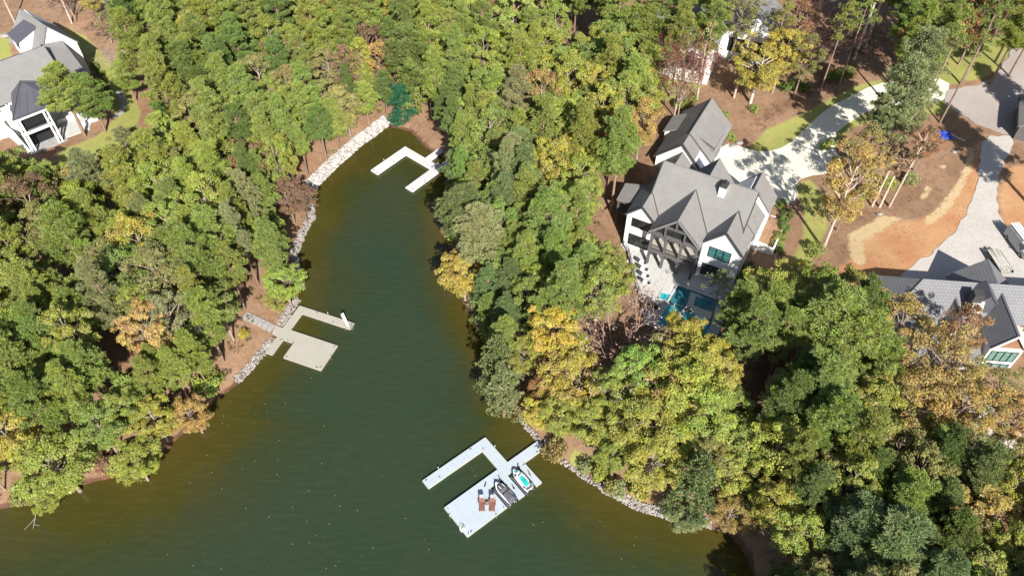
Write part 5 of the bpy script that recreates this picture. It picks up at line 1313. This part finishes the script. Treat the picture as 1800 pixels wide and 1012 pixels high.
tpx('slim_hardwood', (1519, 90), 19, 2.6, 'yellow', 'second white trunk with yellow leaves right of the tall white trunk', bark=(1.0, 0.95, 0.88))
tpx('pine', (1660, 62), 20, 4.6, 'green', 'bright green full pine at the top edge left of the road')
tpx('pine', (1600, 75), 20, 4.2, 'olive', 'olive pine with white trunk streak at the top right', bark=(0.8, 0.75, 0.7))
cpx('bare', (1092, 566), 15, 5.8, 'pinkbrown', 'large bare pinkish brown tree left of the teal pool', frac=0.72, bark=(0.66, 0.50, 0.42))
cpx('bare_leafy', (1068, 628), 8, 3.2, 'red', 'half bare reddish tree at the foot of the big bare one')
cpx('hardwood', (1212, 592), 10, 4.0, 'yellow', 'golden yellow tree covering the end of the pool', frac=0.7)
cpx('hardwood', (1225, 650), 13, 4.9, 'ygreen', 'large yellow green tree just below the golden one at the pool', frac=0.7)
cpx('hardwood', (1185, 685), 12, 4.2, 'gold', 'orange tinged yellow tree between the bare tree and the pool', frac=0.7)
cpx('hardwood', (972, 585), 14, 4.2, 'yellow', 'golden yellow tree left of the big bare tree', frac=0.68)
cpx('hardwood', (1005, 655), 12, 4.4, 'ygreen', 'yellow green tree below the golden one left of the bare tree', frac=0.68)
tpx('pine_sparse', (1247, 572), 11.5, 2.7, 'sage', 'small sage pine with pale trunk standing between pool and right gable', bark=(0.7, 0.62, 0.56))
cpx('hardwood', (1205, 690), 14, 5.0, 'ygreen', 'broad yellow green tree in the middle of the lower wood')
cpx('hardwood', (1235, 735), 14, 4.6, 'lime', 'lime green tree just below the broad yellow green one')
cpx('hardwood', (1130, 750), 13, 4.4, 'lime', 'lime green tree left of centre in the lower right wood')
cpx('hardwood', (1150, 810), 12, 4.2, 'ygreen', 'yellow green tree above the rocky point')
cpx('conifer', (1225, 850), 14, 3.6, 'blue', 'bluish green rounded tree above the rocky point')
cpx('hardwood', (1205, 905), 5, 3.0, 'sage', 'low sage bush hanging over the rocks of the point', frac=0.55)
cpx('hardwood', (1283, 905), 7, 2.9, 'gold', 'golden small tree at the tip of the wooded point', frac=0.6)
cpx('hardwood', (955, 690), 6, 2.4, 'rust', 'small rusty brown tree above the gangway of the blue dock')
cpx('bush', (936, 722), 3, 1.6, 'ygreen', 'bright yellow green bush on the bank above the blue dock', frac=0.5)
cpx('bush', (975, 790), 3.2, 2.0, 'tanolive', 'tan olive bush on the bank right of the blue dock gangway', frac=0.5)
cpx('conifer', (705, 190), 8.5, 3.4, 'emerald', 'vivid emerald conifer at the head of the cove beside the white rocks', frac=0.45)
cpx('pine', (715, 90), 20, 5.0, 'dark', 'big dark green pine above the head of the cove', frac=0.72)
cpx('conifer', (722, 150), 13, 3.4, 'green', 'green conifer between the big dark pine and the emerald one', frac=0.55)
cpx('hardwood_thin', (665, 115), 15, 3.6, 'gold', 'orange yellow tree left of the big dark pine')
cpx('hardwood', (788, 132), 13, 3.9, 'yellow', 'bright yellow tree above the white fork shaped dock')
cpx('hardwood', (700, 25), 14, 5.0, 'ygreen', 'yellow green tree at the top edge above the big dark pine')
cpx('bare', (797, 88), 11, 3.6, 'grey', 'grey leafless tree above the bright yellow one', bark=(0.85, 0.8, 0.78))
cpx('hardwood_thin', (862, 42), 14, 4.6, 'rust', 'rusty brown tree at the top near the middle')
cpx('hardwood', (815, 485), 10, 4.0, 'ygreen', 'pale yellow green tree bulging over the water on the right bank', frac=0.6)
cpx('pine', (812, 385), 17, 4.6, 'blue', 'grey green pine bulging over the water above the yellow green one')
cpx('pine', (840, 425), 18, 4.4, 'sage', 'sage green pine just behind the bank trees of the right shore')
cpx('conifer', (885, 690), 11, 3.2, 'sage', 'sage green rounded tree at the narrow tip of the right bank', frac=0.55)
cpx('conifer', (880, 640), 13, 3.6, 'blue', 'bluish green tree on the right bank above the sage one', frac=0.6)
cpx('hardwood_thin', (505, 348), 10, 3.6, 'brown', 'tan brown tree over the grey rocks on the left bank')
cpx('hardwood_thin', (530, 352), 9, 2.8, 'brown', 'thin tan tree leaning over the water by the grey rocks')
cpx('hardwood', (500, 500), 9, 3.2, 'lime', 'bright green tree on the left bank above the beige dock', frac=0.6)
cpx('hardwood_thin', (487, 528), 5.5, 2.2, 'lime', 'small light green tree beside the rocks above the beige dock', frac=0.6)
cpx('bush', (427, 585), 1.6, 0.9, 'yellow', 'tiny yellow sapling on the bare bank left of the stone steps', frac=0.6)
cpx('hardwood', (305, 565), 16, 3.6, 'sage', 'pale grey green crown in the middle of the left wood')
cpx('hardwood', (262, 585), 15, 3.8, 'gold', 'orange yellow crown in the middle of the left wood')
cpx('hardwood', (248, 430), 17, 4.2, 'ygreen', 'yellow green crown in the left wood below a bare orange gap')
cpx('hardwood', (338, 728), 8, 2.8, 'gold', 'orange yellow tree at the lower left waterline', frac=0.6)
cpx('hardwood', (272, 738), 9, 3.2, 'ygreen', 'yellow tree just left of the orange one at the lower left shore', frac=0.6)
cpx('hardwood', (15, 765), 14, 3.6, 'ygreen', 'yellow green tree at the left edge near the bottom')
cpx('hardwood', (240, 815), 8, 3.4, 'lime', 'light green tree leaning over the water at lower left', frac=0.55)
cpx('hardwood', (100, 815), 12, 5.0, 'lime', 'broad light green tree at the lower left shore')
cpx('hardwood', (85, 880), 4, 2.0, 'ygreen', 'low yellow green bush at the lower left waterline', frac=0.5)
tpx('pine', (150, 240), 15, 4.2, 'olive', 'olive pine standing in front of the left house porch')
tpx('pine', (186, 232), 12, 3.4, 'green', 'shorter green pine just right of the olive one at the left porch')
tpx('hardwood_thin', (226, 100), 12, 3.2, 'tanolive', 'thin tan tree at the top of the straw slope beside the left house lawn')
tpx('bare', (232, 140), 11, 2.6, 'grey', 'grey leafless tree at the edge of the left house lawn', bark=(0.8, 0.74, 0.68))
tpx('hardwood_thin', (178, 40), 10, 3.0, 'ygreen', 'thin yellow green tree above the straw slope right of the left house')
tpx('bare', (205, 30), 11, 2.8, 'grey', 'grey leafless tree near the top left above the straw slope', bark=(0.75, 0.68, 0.62))
tpx('pine', (240, 178), 9, 2.6, 'olive', 'small olive pine on the lawn edge right of the left house')
tpx('bare_leafy', (135, 40), 10, 2.0, 'maroon', 'small maroon shrubby tree behind the left house', bark=(0.6, 0.55, 0.5))
tpx('bare_leafy', (198, 78), 7, 2.0, 'maroon', 'dark maroon small tree on the straw slope right of the left house', bark=(0.6, 0.55, 0.5))
tpx('slim_hardwood', (26, 40), 15, 1.8, 'brown', 'thin pale leaning trunk behind the left house', bark=(0.9, 0.85, 0.78))
tpx('slim_hardwood', (127, 42), 12, 1.8, 'brown', 'second thin pale trunk behind the left house, right of its roof peak', bark=(0.9, 0.85, 0.78))
cpx('pine', (1455, 575), 19, 5.0, 'green', 'big bright green pine left of the grey shingled roof')
cpx('pine', (1500, 620), 18, 4.8, 'green', 'second bright green pine touching the shingled house')
cpx('pine', (1445, 690), 18, 4.8, 'green', 'bright green pine in the lower right wood below the two big ones')
cpx('hardwood_thin', (1585, 580), 15, 4.6, 'gold', 'orange tree over the left end of the shingled roof')
cpx('hardwood_thin', (1640, 640), 16, 5.2, 'gold', 'large orange tree spreading over the shingled house')
cpx('hardwood_thin', (1690, 590), 15, 3.4, 'rust', 'rusty orange tree left of the brown gable')
cpx('hardwood_thin', (1690, 715), 14, 4.8, 'gold', 'orange brown tree over the pale terrace')
cpx('hardwood_thin', (1600, 715), 14, 4.6, 'gold', 'orange brown tree below the left end of the shingled house')
cpx('pine', (1560, 965), 16, 5.6, 'blue', 'very broad bluish green pine at the bottom edge')
cpx('pine', (1490, 930), 15, 4.4, 'blue', 'bluish pine in half shade left of the broad one at the bottom')
cpx('pine', (1585, 880), 15, 3.6, 'green', 'fresh green pine above the broad bluish one at the bottom')
cpx('hardwood_thin', (1370, 790), 14, 4.2, 'ygreen', 'pale yellow tree with bare branches in the lower right wood')
cpx('pine', (1385, 715), 17, 3.4, 'dark', 'dark green tree in shade beside the reddish gap of the lower wood')
cpx('hardwood', (1330, 870), 7, 2.6, 'dark', 'dark tree in the shade behind the golden tree of the point')
cpx('hardwood_thin', (1700, 800), 11, 4.0, 'sage', 'sage tree over the pool edge at lower right')
cpx('hardwood_thin', (1770, 810), 11, 4.0, 'tanolive', 'tan olive tree at the right edge over the terrace')
tpx('hardwood', (1790, 590), 5, 1.5, 'rust', 'small rusty bush at the foot of the brown gabled wall')
tpx('pine', (1838, 392), 25, 5.4, 'dark', 'dark pine beyond the right edge shading the gravel road')
tpx('pine', (1862, 262), 21, 4.4, 'dark', 'second dark pine beyond the right edge shading the road')

cpx('pine', (1085, 30), 19, 4.2, 'green', 'mid green pine before the dark left end of the top white house')
cpx('pine', (1135, 45), 19, 4.2, 'green', 'second mid green pine before the top white house, left of the red crown')
cpx('hardwood', (1250, 38), 17, 3.6, 'olive', 'olive tree before the roof of the top white house')
cpx('hardwood_thin', (1300, 25), 17, 3.8, 'tanolive', 'tan olive tree at the top edge before the right wing of the white house')
cpx('bare', (1338, 32), 13, 3.4, 'grey', 'leafless white branched tree right of the top white house', bark=(1.0, 0.98, 0.95))
tpx('hardwood_thin', (1395, 172), 14, 3.4, 'tanolive', 'thin tan tree beside the dark shrubs above the driveway lawn')
tpx('pine_sparse', (1345, 150), 18, 3.0, 'olive', 'slim olive pine behind the yellow trees above the garage')

cpx('hardwood_thin', (1745, 690), 12, 3.8, 'tanolive', 'airy tan olive tree on the slope below the brown gabled wall')
cpx('hardwood_thin', (1790, 735), 11, 3.4, 'gold', 'airy golden tree at the right edge above the pale terrace')
tpx('slim_hardwood', (1290, 172), 15, 2.4, 'ygreen', 'slender pale trunk left of the broad golden green tree behind the garage')
tpx('pine_sparse', (1440, 165), 19, 2.8, 'olive', 'slim olive pine just above the driveway bend')
tpx('pine_sparse', (1475, 148), 20, 2.8, 'green', 'slim green pine above the driveway, right of the slim olive one')
tpx('hardwood_thin', (1605, 300), 9, 2.6, 'rust', 'small rusty thin tree on the mulch right of the three thin trunks')
tpx('hardwood_thin', (1575, 265), 10, 2.8, 'brown', 'tan brown thin tree at the foot of the big sage pine')

# --- woods: each tree stands where its crown shows between the clearings
KEEP = [
    [(-10, 905), (60, 900), (110, 884), (165, 862), (235, 850), (275, 826), (305, 797), (350, 745), (390, 708), (428, 686), (450, 655), (484, 618), (505, 570), (530, 535), (533, 505), (530, 455), (545, 400), (558, 372), (552, 335), (590, 288), (640, 243), (683, 220), (735, 238), (765, 262), (775, 290), (768, 330), (756, 370), (760, 410), (770, 445), (768, 480), (785, 520), (825, 560), (840, 600), (855, 650), (860, 720), (880, 732), (903, 722), (925, 748), (960, 787), (1010, 828), (1050, 853), (1100, 888), (1170, 918), (1240, 932), (1250, 1200), (-10, 1200)],
    [(-40, -20), (50, -20), (125, 35), (185, 62), (232, 105), (245, 160), (232, 215), (190, 250), (120, 275), (60, 285), (-40, 262)],
    [(525, 275), (600, 215), (660, 200), (690, 222), (600, 290), (552, 335)], [(735, 240), (745, 185), (768, 195), (790, 262), (776, 290)],
    [(400, 572), (440, 565), (490, 560), (485, 615), (428, 680), (410, 650)], [(436, 445), (468, 440), (474, 540), (430, 545)],
    [(1080, 350), (1095, 320), (1140, 300), (1150, 250), (1185, 195), (1255, 170), (1292, 222), (1282, 258), (1345, 300), (1372, 345), (1405, 395), (1360, 450), (1312, 505), (1240, 520), (1190, 520), (1165, 560), (1150, 580), (1130, 545), (1100, 440)],
    [(1035, 420), (1055, 330), (1075, 295), (1110, 280), (1160, 220), (1160, 310), (1095, 440)],
    [(1265, 255), (1340, 262), (1400, 235), (1480, 180), (1540, 150), (1665, 148), (1665, 200), (1560, 205), (1470, 250), (1490, 285), (1480, 330), (1440, 440), (1420, 480), (1380, 470), (1340, 310)],
    [(1420, 480), (1450, 400), (1480, 330), (1560, 240), (1640, 190), (1640, 105), (1700, 70), (1780, 70), (1830, 60), (1830, 520), (1550, 490)],
    [(1545, 492), (1830, 490), (1830, 550), (1640, 540), (1600, 530)], [(1725, 610), (1830, 560), (1830, 650), (1725, 645)],
    [(1160, 140), (1290, 90), (1340, 30), (1370, -10), (1575, -10), (1575, 110), (1500, 180), (1290, 250), (1200, 200)], [(1195, 75), (1262, 58), (1265, 125), (1190, 138)], [(1285, 18), (1335, 18), (1338, 55), (1288, 58)],
    [(1310, 590), (1350, 590), (1340, 640), (1345, 690), (1320, 690)], [(5, 828), (65, 828), (75, 868), (5, 885)], [(985, 0), (1040, 0), (1045, 60), (1000, 70)], [(195, 325), (222, 325), (222, 385), (195, 385)], [(185, 555), (215, 555), (222, 625), (195, 625)],
    [(1385, 945), (1425, 930), (1445, 1012), (1385, 1012)], [(1015, 395), (1040, 395), (1040, 440), (1015, 440)],
    [(678, 168), (730, 168), (730, 228), (690, 228)], [(1035, 530), (1145, 525), (1160, 590), (1130, 620), (1045, 615)]]
REG = [  # region in the photo, spacing, [(kind, colour, weight)], height range, crown radius range
    ([(-60, 290), (110, 300), (230, 235), (330, 240), (430, 330), (530, 330), (545, 400), (520, 470), (430, 560), (430, 660), (300, 790), (200, 845), (-60, 930)], 0.80,
     [('pine', 'olive', 4), ('pine', 'green', 2.5), ('hardwood', 'olive', 2.4), ('hardwood', 'green', 1.6), ('hardwood', 'lime', 1.6), ('pine', 'sage', 1), ('hardwood', 'tanolive', .8), ('hardwood_thin', 'brown', .4), ('conifer', 'green', .6)], (14, 20), (3.2, 4.8)),
    ([(195, -40), (490, -40), (525, 250), (430, 330), (330, 240), (255, 210), (215, 110)], 0.82,
     [('pine', 'olive', 3), ('pine', 'dark', 2.6), ('pine', 'green', 2.4), ('hardwood', 'tanolive', 1.3), ('hardwood', 'olive', 1), ('hardwood_thin', 'brown', .7), ('hardwood', 'lime', .6)], (15, 21), (3.2, 4.5)),
    ([(480, -40), (810, -40), (810, 200), (740, 215), (690, 205), (570, 250), (525, 262)], 0.82,
     [('pine', 'dark', 2.6), ('pine', 'olive', 3), ('pine', 'green', 2), ('hardwood', 'tanolive', 1), ('hardwood', 'lime', 1.0), ('hardwood', 'ygreen', .8), ('hardwood_thin', 'brown', .5)], (14, 20), (3.2, 4.6)),
    ([(775, 150), (905, 150), (935, 330), (905, 560), (925, 720), (875, 720), (850, 600), (775, 480), (765, 380), (778, 285)], 0.78,
     [('pine', 'green', 3), ('pine', 'olive', 2), ('pine', 'blue', 1.4), ('hardwood', 'green', 1.6), ('pine', 'sage', 1.2)], (12, 18), (3.2, 4.6)),
    ([(790, -40), (1060, -40), (1150, 90), (1175, 180), (1130, 240), (1045, 420), (935, 420), (905, 250), (805, 150)], 0.80,
     [('hardwood', 'olive', 2), ('hardwood', 'lime', 3), ('hardwood', 'ygreen', 2.2), ('hardwood', 'tanolive', 1), ('pine', 'green', 1.6), ('hardwood', 'gold', .5), ('hardwood', 'green', 1.4), ('pine', 'olive', 1)], (13, 19), (3.2, 4.8)),
    ([(925, 330), (1040, 330), (1040, 430), (1100, 450), (1130, 550), (925, 570)], 0.80,
     [('pine', 'green', 2), ('hardwood', 'olive', 2), ('hardwood', 'green', 2), ('hardwood', 'lime', 1.5)], (12, 17), (3.0, 4.4)),
    ([(915, 560), (1150, 580), (1240, 560), (1310, 650), (1300, 880), (1240, 915), (1100, 870), (925, 730)], 0.78,
     [('hardwood', 'ygreen', 1.6), ('hardwood', 'lime', 2.4), ('hardwood', 'olive', 2), ('hardwood', 'green', 1.6), ('hardwood', 'tanolive', .9), ('hardwood', 'yellow', .25)], (10, 15), (3.0, 4.6)),
    ([(1290, 520), (1420, 500), (1500, 500), (1560, 540), (1560, 770), (1400, 830), (1300, 800)], 0.80,
     [('pine', 'green', 3), ('pine', 'dark', 1.5), ('hardwood', 'olive', 1.5), ('hardwood', 'tanolive', 1), ('hardwood_thin', 'ygreen', .7)], (13, 18), (3.0, 4.6)),
    ([(1550, 660), (1700, 660), (1720, 780), (1560, 780)], 0.8, [('hardwood_thin', 'gold', 2), ('hardwood_thin', 'tanolive', 1.5), ('hardwood', 'olive', 1)], (12, 15), (3.4, 4.6)),
    ([(1320, 800), (1560, 770), (1850, 790), (1850, 1110), (1340, 1130)], 0.80,
     [('hardwood', 'olive', 2), ('hardwood', 'tanolive', 1.6), ('pine', 'dark', 2), ('pine', 'blue', 1.5), ('hardwood', 'ygreen', 1), ('hardwood', 'green', 1.5), ('hardwood', 'gold', .5)], (12, 17), (3.2, 4.8)),
    ([(1055, -40), (1840, -40), (1840, 60), (1700, 70), (1600, 110), (1500, 100), (1330, 90), (1260, 60), (1160, 95), (1050, 70)], 0.92,
     [('pine', 'olive', 2), ('pine', 'green', 2), ('hardwood', 'ygreen', 1.2), ('hardwood_thin', 'rust', .8), ('hardwood_thin', 'tanolive', 1), ('bare_leafy', 'red', .6), ('pine', 'dark', 1)], (15, 20), (3.2, 4.4)),
    ([(1290, 480), (1400, 480), (1440, 470), (1470, 500), (1420, 530), (1320, 530)], 0.9, [('hardwood_thin', 'tanolive', 2), ('hardwood', 'olive', 1), ('hardwood_thin', 'ygreen', 1)], (6, 8), (2.2, 3.0)),
]
ok_foot = [FH.poly([(-4, -4), (0.5, -4), (6, -8), (9, -14), (19, -14), (23, 0), (23, 16), (9, 18), (9, 35), (-5, 35), (-5, 18)]), FL.poly([(-10, -1), (11, -1), (16, 8), (19, 18), (18, 28), (-10, 28)]), FR.poly([(-14, -1), (25, -3), (25, 14), (-14, 14)]), FT.poly([(-18, 0), (16, 0), (16, 21), (-18, 21)])]
occ = [(t['x'], t['y'], t['r']) for t in TREES]
def clear(x, y, z, h, r, kind):
    bx, by = None, None
    low = 0.45 if kind.startswith('pine') else 0.3
    if kind == 'conifer': low = 0.08
    zc = z + h * (low + 1) / 2; hv = h * (1 - low) / 2
    for dx, dz in ((0, 0), (-.8, 0), (.8, 0), (0, .85), (0, -.85), (-.6, .6), (.6, .6), (-.6, -.6), (.6, -.6)):
        px, py = proj(x + dx * r, y + (0.5 * r if dz < 0 else -0.2 * r) * abs(dz), zc + dz * hv)
        for k in KEEP:
            if pin(px, py, k): return False
    return True
for ri, (poly, sp, mix, hr, rr) in enumerate(REG):
    wts = np.array([m[2] for m in mix]); wts = wts / wts.sum()
    xs = [p[0] for p in poly]; ys = [p[1] for p in poly]
    fails = 0; placed = 0
    while fails < 700 and placed < 190:
        p = (rng.uniform(min(xs), max(xs)), rng.uniform(min(ys), max(ys)))
        if not pin(p[0], p[1], poly): continue
        kind, pal, _ = mix[rng.choice(len(mix), p=wts)]
        h = rng.uniform(*hr) * (1.08 if kind.startswith('pine') else 0.95); r = rng.uniform(*rr) * (0.86 if kind.startswith('pine') else 0.97)
        if kind == 'conifer': h *= 0.7
        z = 6.0
        for _ in range(6):
            x, y = pix(p, z + 0.68 * h); z = 0.5 * z + 0.5 * max(tz1(x, y), 0.05)
        if fails > 350: r *= 0.75; h *= 0.85
        wdist_ = wdist1(x, y)
        if wdist_ < 1.2: fails += 1; continue
        if wdist_ < 7: h *= 0.62 + 0.38 * wdist_ / 7; r *= 0.8
        if any(math.hypot(x - a, y - b) < sp * (r + c) * (0.69 if c > 2 else 0.5) for a, b, c in occ): fails += 1; continue
        if any(pin(x, y, f) for f in ok_foot): fails += 1; continue
        if not clear(x, y, z, h, r, kind): fails += 1; continue
        tree(kind, x, y, h, r, pal, None, z); occ.append((x, y, r)); placed += 1; fails = max(0, fails - 40)

# shrubs in the beds round the houses
SHR = [((1384, 378), 'dark'), ((1377, 391), 'dark'), ((1379, 405), 'dark'), ((1373, 418), 'green'), ((1366, 430), 'green'), ((1369, 440), 'green'), ((1316, 472), 'dark'), ((1303, 490), 'dark'), ((1302, 510), 'maroon'), ((1372, 362), 'green'),
       ((1262, 214), 'blue'), ((1274, 206), 'green'), ((1325, 196), 'green'), ((1432, 447), 'green'), ((1418, 470), 'green'), ((1402, 476), 'ygreen'), ((1355, 492), 'green'), ((1382, 160), 'dark'), ((1410, 160), 'dark'), ((1470, 140), 'dark'), ((1490, 135), 'dark'), ((1455, 138), 'green'),
       ((168, 120), 'dark'), ((176, 133), 'dark'), ((183, 146), 'dark'), ((186, 158), 'dark'), ((1447, 262), 'green'), ((1458, 255), 'green'), ((1285, 245), 'green'), ((1598, 322), 'sage'), ((1210, 185), 'green'), ((1196, 190), 'green'), ((1520, 345), 'olive'), ((1560, 330), 'olive')]
SHL = ['row of round dark shrubs along the right side court', 0]
for k, (p, pal) in enumerate(SHR):
    x, y, z = ground(p)
    big = k in (13, 15, 17, 18, 19, 20, 29, 31, 32, 33, 10, 30)
    tree('bush' if big else 'shrub', x, y, 2.4 if big else 1.3, 1.5 if big else 1.0, pal, None, z)
for _ in range(46):   # low growth on the banks
    line = SHORE_L[2:17] if rng.random() < 0.55 else SHORE_R[6:24]
    i = rng.integers(0, len(line) - 1); t = rng.random()
    p = (line[i][0] * (1 - t) + line[i + 1][0] * t, line[i][1] * (1 - t) + line[i + 1][1] * t)
    if 425 < p[0] < 530 and 520 < p[1] < 680: continue
    if 905 < p[0] < 1000 and 760 < p[1] < 830: continue
    x, y = pix(p, 0.4); d_ = rng.uniform(0.6, 2.2); g0 = [wdist1(x + 0.6, y), wdist1(x - 0.6, y), wdist1(x, y + 0.6), wdist1(x, y - 0.6)]; n_ = np.array([g0[0] - g0[1], g0[2] - g0[3]]); n_ /= np.linalg.norm(n_) + 1e-9
    x += n_[0] * d_; y += n_[1] * d_
    tree('bush', x, y, rng.uniform(1.5, 3.2), rng.uniform(1.1, 2.2), ['green', 'lime', 'tanolive', 'olive', 'sage', 'ygreen', 'brown'][rng.integers(0, 7)], None)

# --- labels that say which one: by colour and kind, side of the nearest landmark, and order outwards from it
LMK = [('the beige dock', DM_.w(0, 0)), ('the white forked dock', DF.w(-1, 0)), ('the blue dock gangway', DN.w(5, 0)), ('the left house porch', FL.w(3, 0)), ('the white house garage', FH.w(2, 28)), ('the white house porch', FH.w(8, -2)),
       ('the teal pool', FH.w(14, -9)), ('the shingled house', FR.w(-4, 6)), ('the brown gable', FR.w(2, 0)), ('the cargo van', (vx, vy)), ('the top white house', FT.w(0, 5)), ('the driveway bend', ground((1440, 250))[:2]), ('the blue tarp', ground((1661, 238))[:2]),
       ('the stone steps', DM_.w(-8, 1)), ('the emerald conifer', ground((705, 215))[:2]), ('the bright yellow tree', ground((790, 190))[:2]), ('the big dark pine', ground((715, 150))[:2]), ('the grey leafless tree', ground((797, 130))[:2]),
       ('the big bare tree', ground((1090, 610))[:2]), ('the broad bluish pine', ground((1560, 1030))[:2]), ('the rocky point', ground((1200, 915))[:2]), ('the golden point tree', ground((1283, 930))[:2]), ('the sunken branch', pix((62, 905))),
       ('the lower left corner', ground((10, 850))[:2]), ('the orange left crown', ground((262, 640))[:2]), ('the bare orange gap', ground((208, 355))[:2]), ('the grey riprap', ground((525, 400))[:2]), ('the white riprap', ground((590, 270))[:2]), ('the stepping stones', ground((205, 183))[:2]),
       ('the top edge middle', ground((900, 10))[:2]), ('the maroon trees', ground((1420, 130))[:2]), ('the rusty top crown', ground((862, 90))[:2]), ('the wooden bench', ground((1335, 606))[:2]), ('the lower right pool', ground((1775, 855))[:2]), ('the left edge middle', ground((10, 480))[:2]), ('the right bank tip', ground((890, 715))[:2]), ('the bulging bank tree', ground((815, 520))[:2]), ('the top left pines', ground((330, 60))[:2]), ('the dark left gap', ground((205, 600))[:2])]
ORD = ['nearest', 'second nearest', 'third nearest', 'fourth nearest', 'fifth nearest', 'sixth nearest', 'seventh nearest', 'eighth nearest', 'ninth nearest', 'tenth nearest', 'eleventh nearest', 'twelfth nearest']
buck = {}
for t in TREES:
    if t['label']: continue
    ds = [math.hypot(t['x'] - p[0], t['y'] - p[1]) for _, p in LMK]; i = int(np.argmin(ds))
    dx, dy = t['x'] - LMK[i][1][0], t['y'] - LMK[i][1][1]
    side = ('right of' if dx > 0 else 'left of') if abs(dx) > abs(dy) else ('behind' if dy > 0 else 'in front of')
    word = PAL[t['pal']][1] + ' ' + NAMES[t['kind']][1]
    buck.setdefault((word, i, side), []).append((ds[i], t))
for (word, i, side), lst in buck.items():
    lst.sort(key=lambda q: q[0])
    for k, (_, t) in enumerate(lst):
        if len(lst) == 1: t['label'] = f'{word} {side} {LMK[i][0]}, alone of its kind'
        else: t['label'] = f'{word} {side} {LMK[i][0]}, {ORD[min(k, 11)]} such'
GRP = {'pine_tree': 'pines of the woods round the cove', 'broadleaf_tree': 'broadleaf trees of the woods round the cove', 'slender_tree': 'slender pale trunked trees', 'bare_tree': 'bare and half bare trees', 'conifer_tree': 'low conifers among the woods', 'shrub': 'clipped shrubs in the house beds', 'bush': 'bushes on the banks and beds'}
CATS = {'shrub': 'shrub', 'bush': 'bush'}
for n_, t in enumerate(TREES):
    k = t['kind']; lib = LIB[k]; tm, cm = lib[int(rng.integers(0, len(lib)))]
    nm = NAMES[k][0]; bh, br_ = BASEH[k]
    o = thing(nm, t['label'], CATS.get(nm, 'tree'), (t['x'], t['y'], t['z'] - 0.1), rng.random() * 6.283, GRP[nm])
    sr, sh = t['r'] / br_, t['h'] / bh
    o.scale = (sr, sr, sh)
    o.rotation_euler = (rng.normal() * 0.02, rng.normal() * 0.02, o.rotation_euler.z)
    tr_o = link('trunk', tm, o); cr = link('crown', cm, o)
    b = t['bark'] or BARKS[k]; j = 0.85 + 0.3 * rng.random()
    tr_o.color = (min(1, b[0] * j), min(1, b[1] * j), min(1, b[2] * j), 1)
    c = PAL[t['pal']][0]; a = t['jit']
    v = 1 + a * rng.normal() * 1.1
    cr.color = (c[0] * v * (1 + a * rng.normal()), c[1] * v * (1 + 0.4 * a * rng.normal()), c[2] * v * (1 + a * rng.normal()), 1)

# --- undergrowth on the forest floor
UC = []; UR = []
for poly, sp, mix, hr, rr in REG[:10]:
    xs = [p[0] for p in poly]; ys = [p[1] for p in poly]
    n_ = int((max(xs) - min(xs)) * (max(ys) - min(ys)) / 900)
    P_ = np.stack([rng.uniform(min(xs), max(xs), n_), rng.uniform(min(ys), max(ys), n_)], 1)
    P_ = P_[inside(P_[:, 0], P_[:, 1], poly)]
    for p in P_:
        x, y = pix(p, 5.0)
        UC.append((x, y, 0)); UR.append(rng.uniform(0.35, 0.9))
UC = np.array(UC); UR = np.array(UR)
z_ = tz(UC[:, 0], UC[:, 1]); w_ = sdist(UC[:, 0], UC[:, 1], WATER)
okm = w_ > 1.0
for f in ok_foot: okm &= ~inside(UC[:, 0], UC[:, 1], f)
UC = UC[okm]; UR = UR[okm]; UC[:, 2] = z_[okm] + UR * 0.4
q, f, ti = clumps_to_leaves(UC, UR, 16, 0.15, -0.2)
ug = link('undergrowth', np_mesh('undergrowth', q, f, M['leaf'], ti)); ug.color = (0.115, 0.12, 0.04, 1)
tag(ug, 'low leafy undergrowth on the forest floor', kind='stuff')
_in = lambda t: -40 < proj(t['x'], t['y'], t['z'] + .7 * t['h'])[0] < 1840 and -60 < proj(t['x'], t['y'], t['z'] + .7 * t['h'])[1] < 1060
LC = []
for _ in range(9000):
    p = (rng.uniform(1000, 1830), rng.uniform(20, 520)) if rng.random() < 0.62 else ((rng.uniform(-20, 330), rng.uniform(-20, 330)) if rng.random() < 0.4 else (rng.uniform(400, 800), rng.uniform(180, 680)))
    x, y = pix(p, 7.0)
    if wdist1(x, y) < 1.0 or any(pin(x, y, f) for f in ok_foot): continue
    if math.sin(x * 0.55 + 1.2 * math.sin(y * 0.3)) * math.sin(y * 0.47 + 0.7 * math.cos(x * 0.35)) + rng.normal() * 0.45 < 0.05: continue
    if pin(p[0], p[1], drive_px) or pin(p[0], p[1], road_px) or pin(p[0], p[1], grav_px): continue
    LC.append((x, y, tz1(x, y) + 0.06))
LC = np.array(LC)
q, f, ti = clumps_to_leaves(LC, np.full(len(LC), 1.5), 6, 0.07, -0.1, 0.03, 1.2)
ll = link('leaf_litter', np_mesh('leaf_litter', q, f, M['leaf'], ti)); ll.color = (0.30, 0.18, 0.10, 1)
tag(ll, 'fallen brown leaves scattered over the open ground', kind='stuff')
print('INVIEW', {n: sum(1 for t in TREES if NAMES[t['kind']][0] == n and _in(t)) for n in GRP})
print('TREES', len(TREES), {k: sum(1 for t in TREES if t['kind'] == k) for k in LIB})
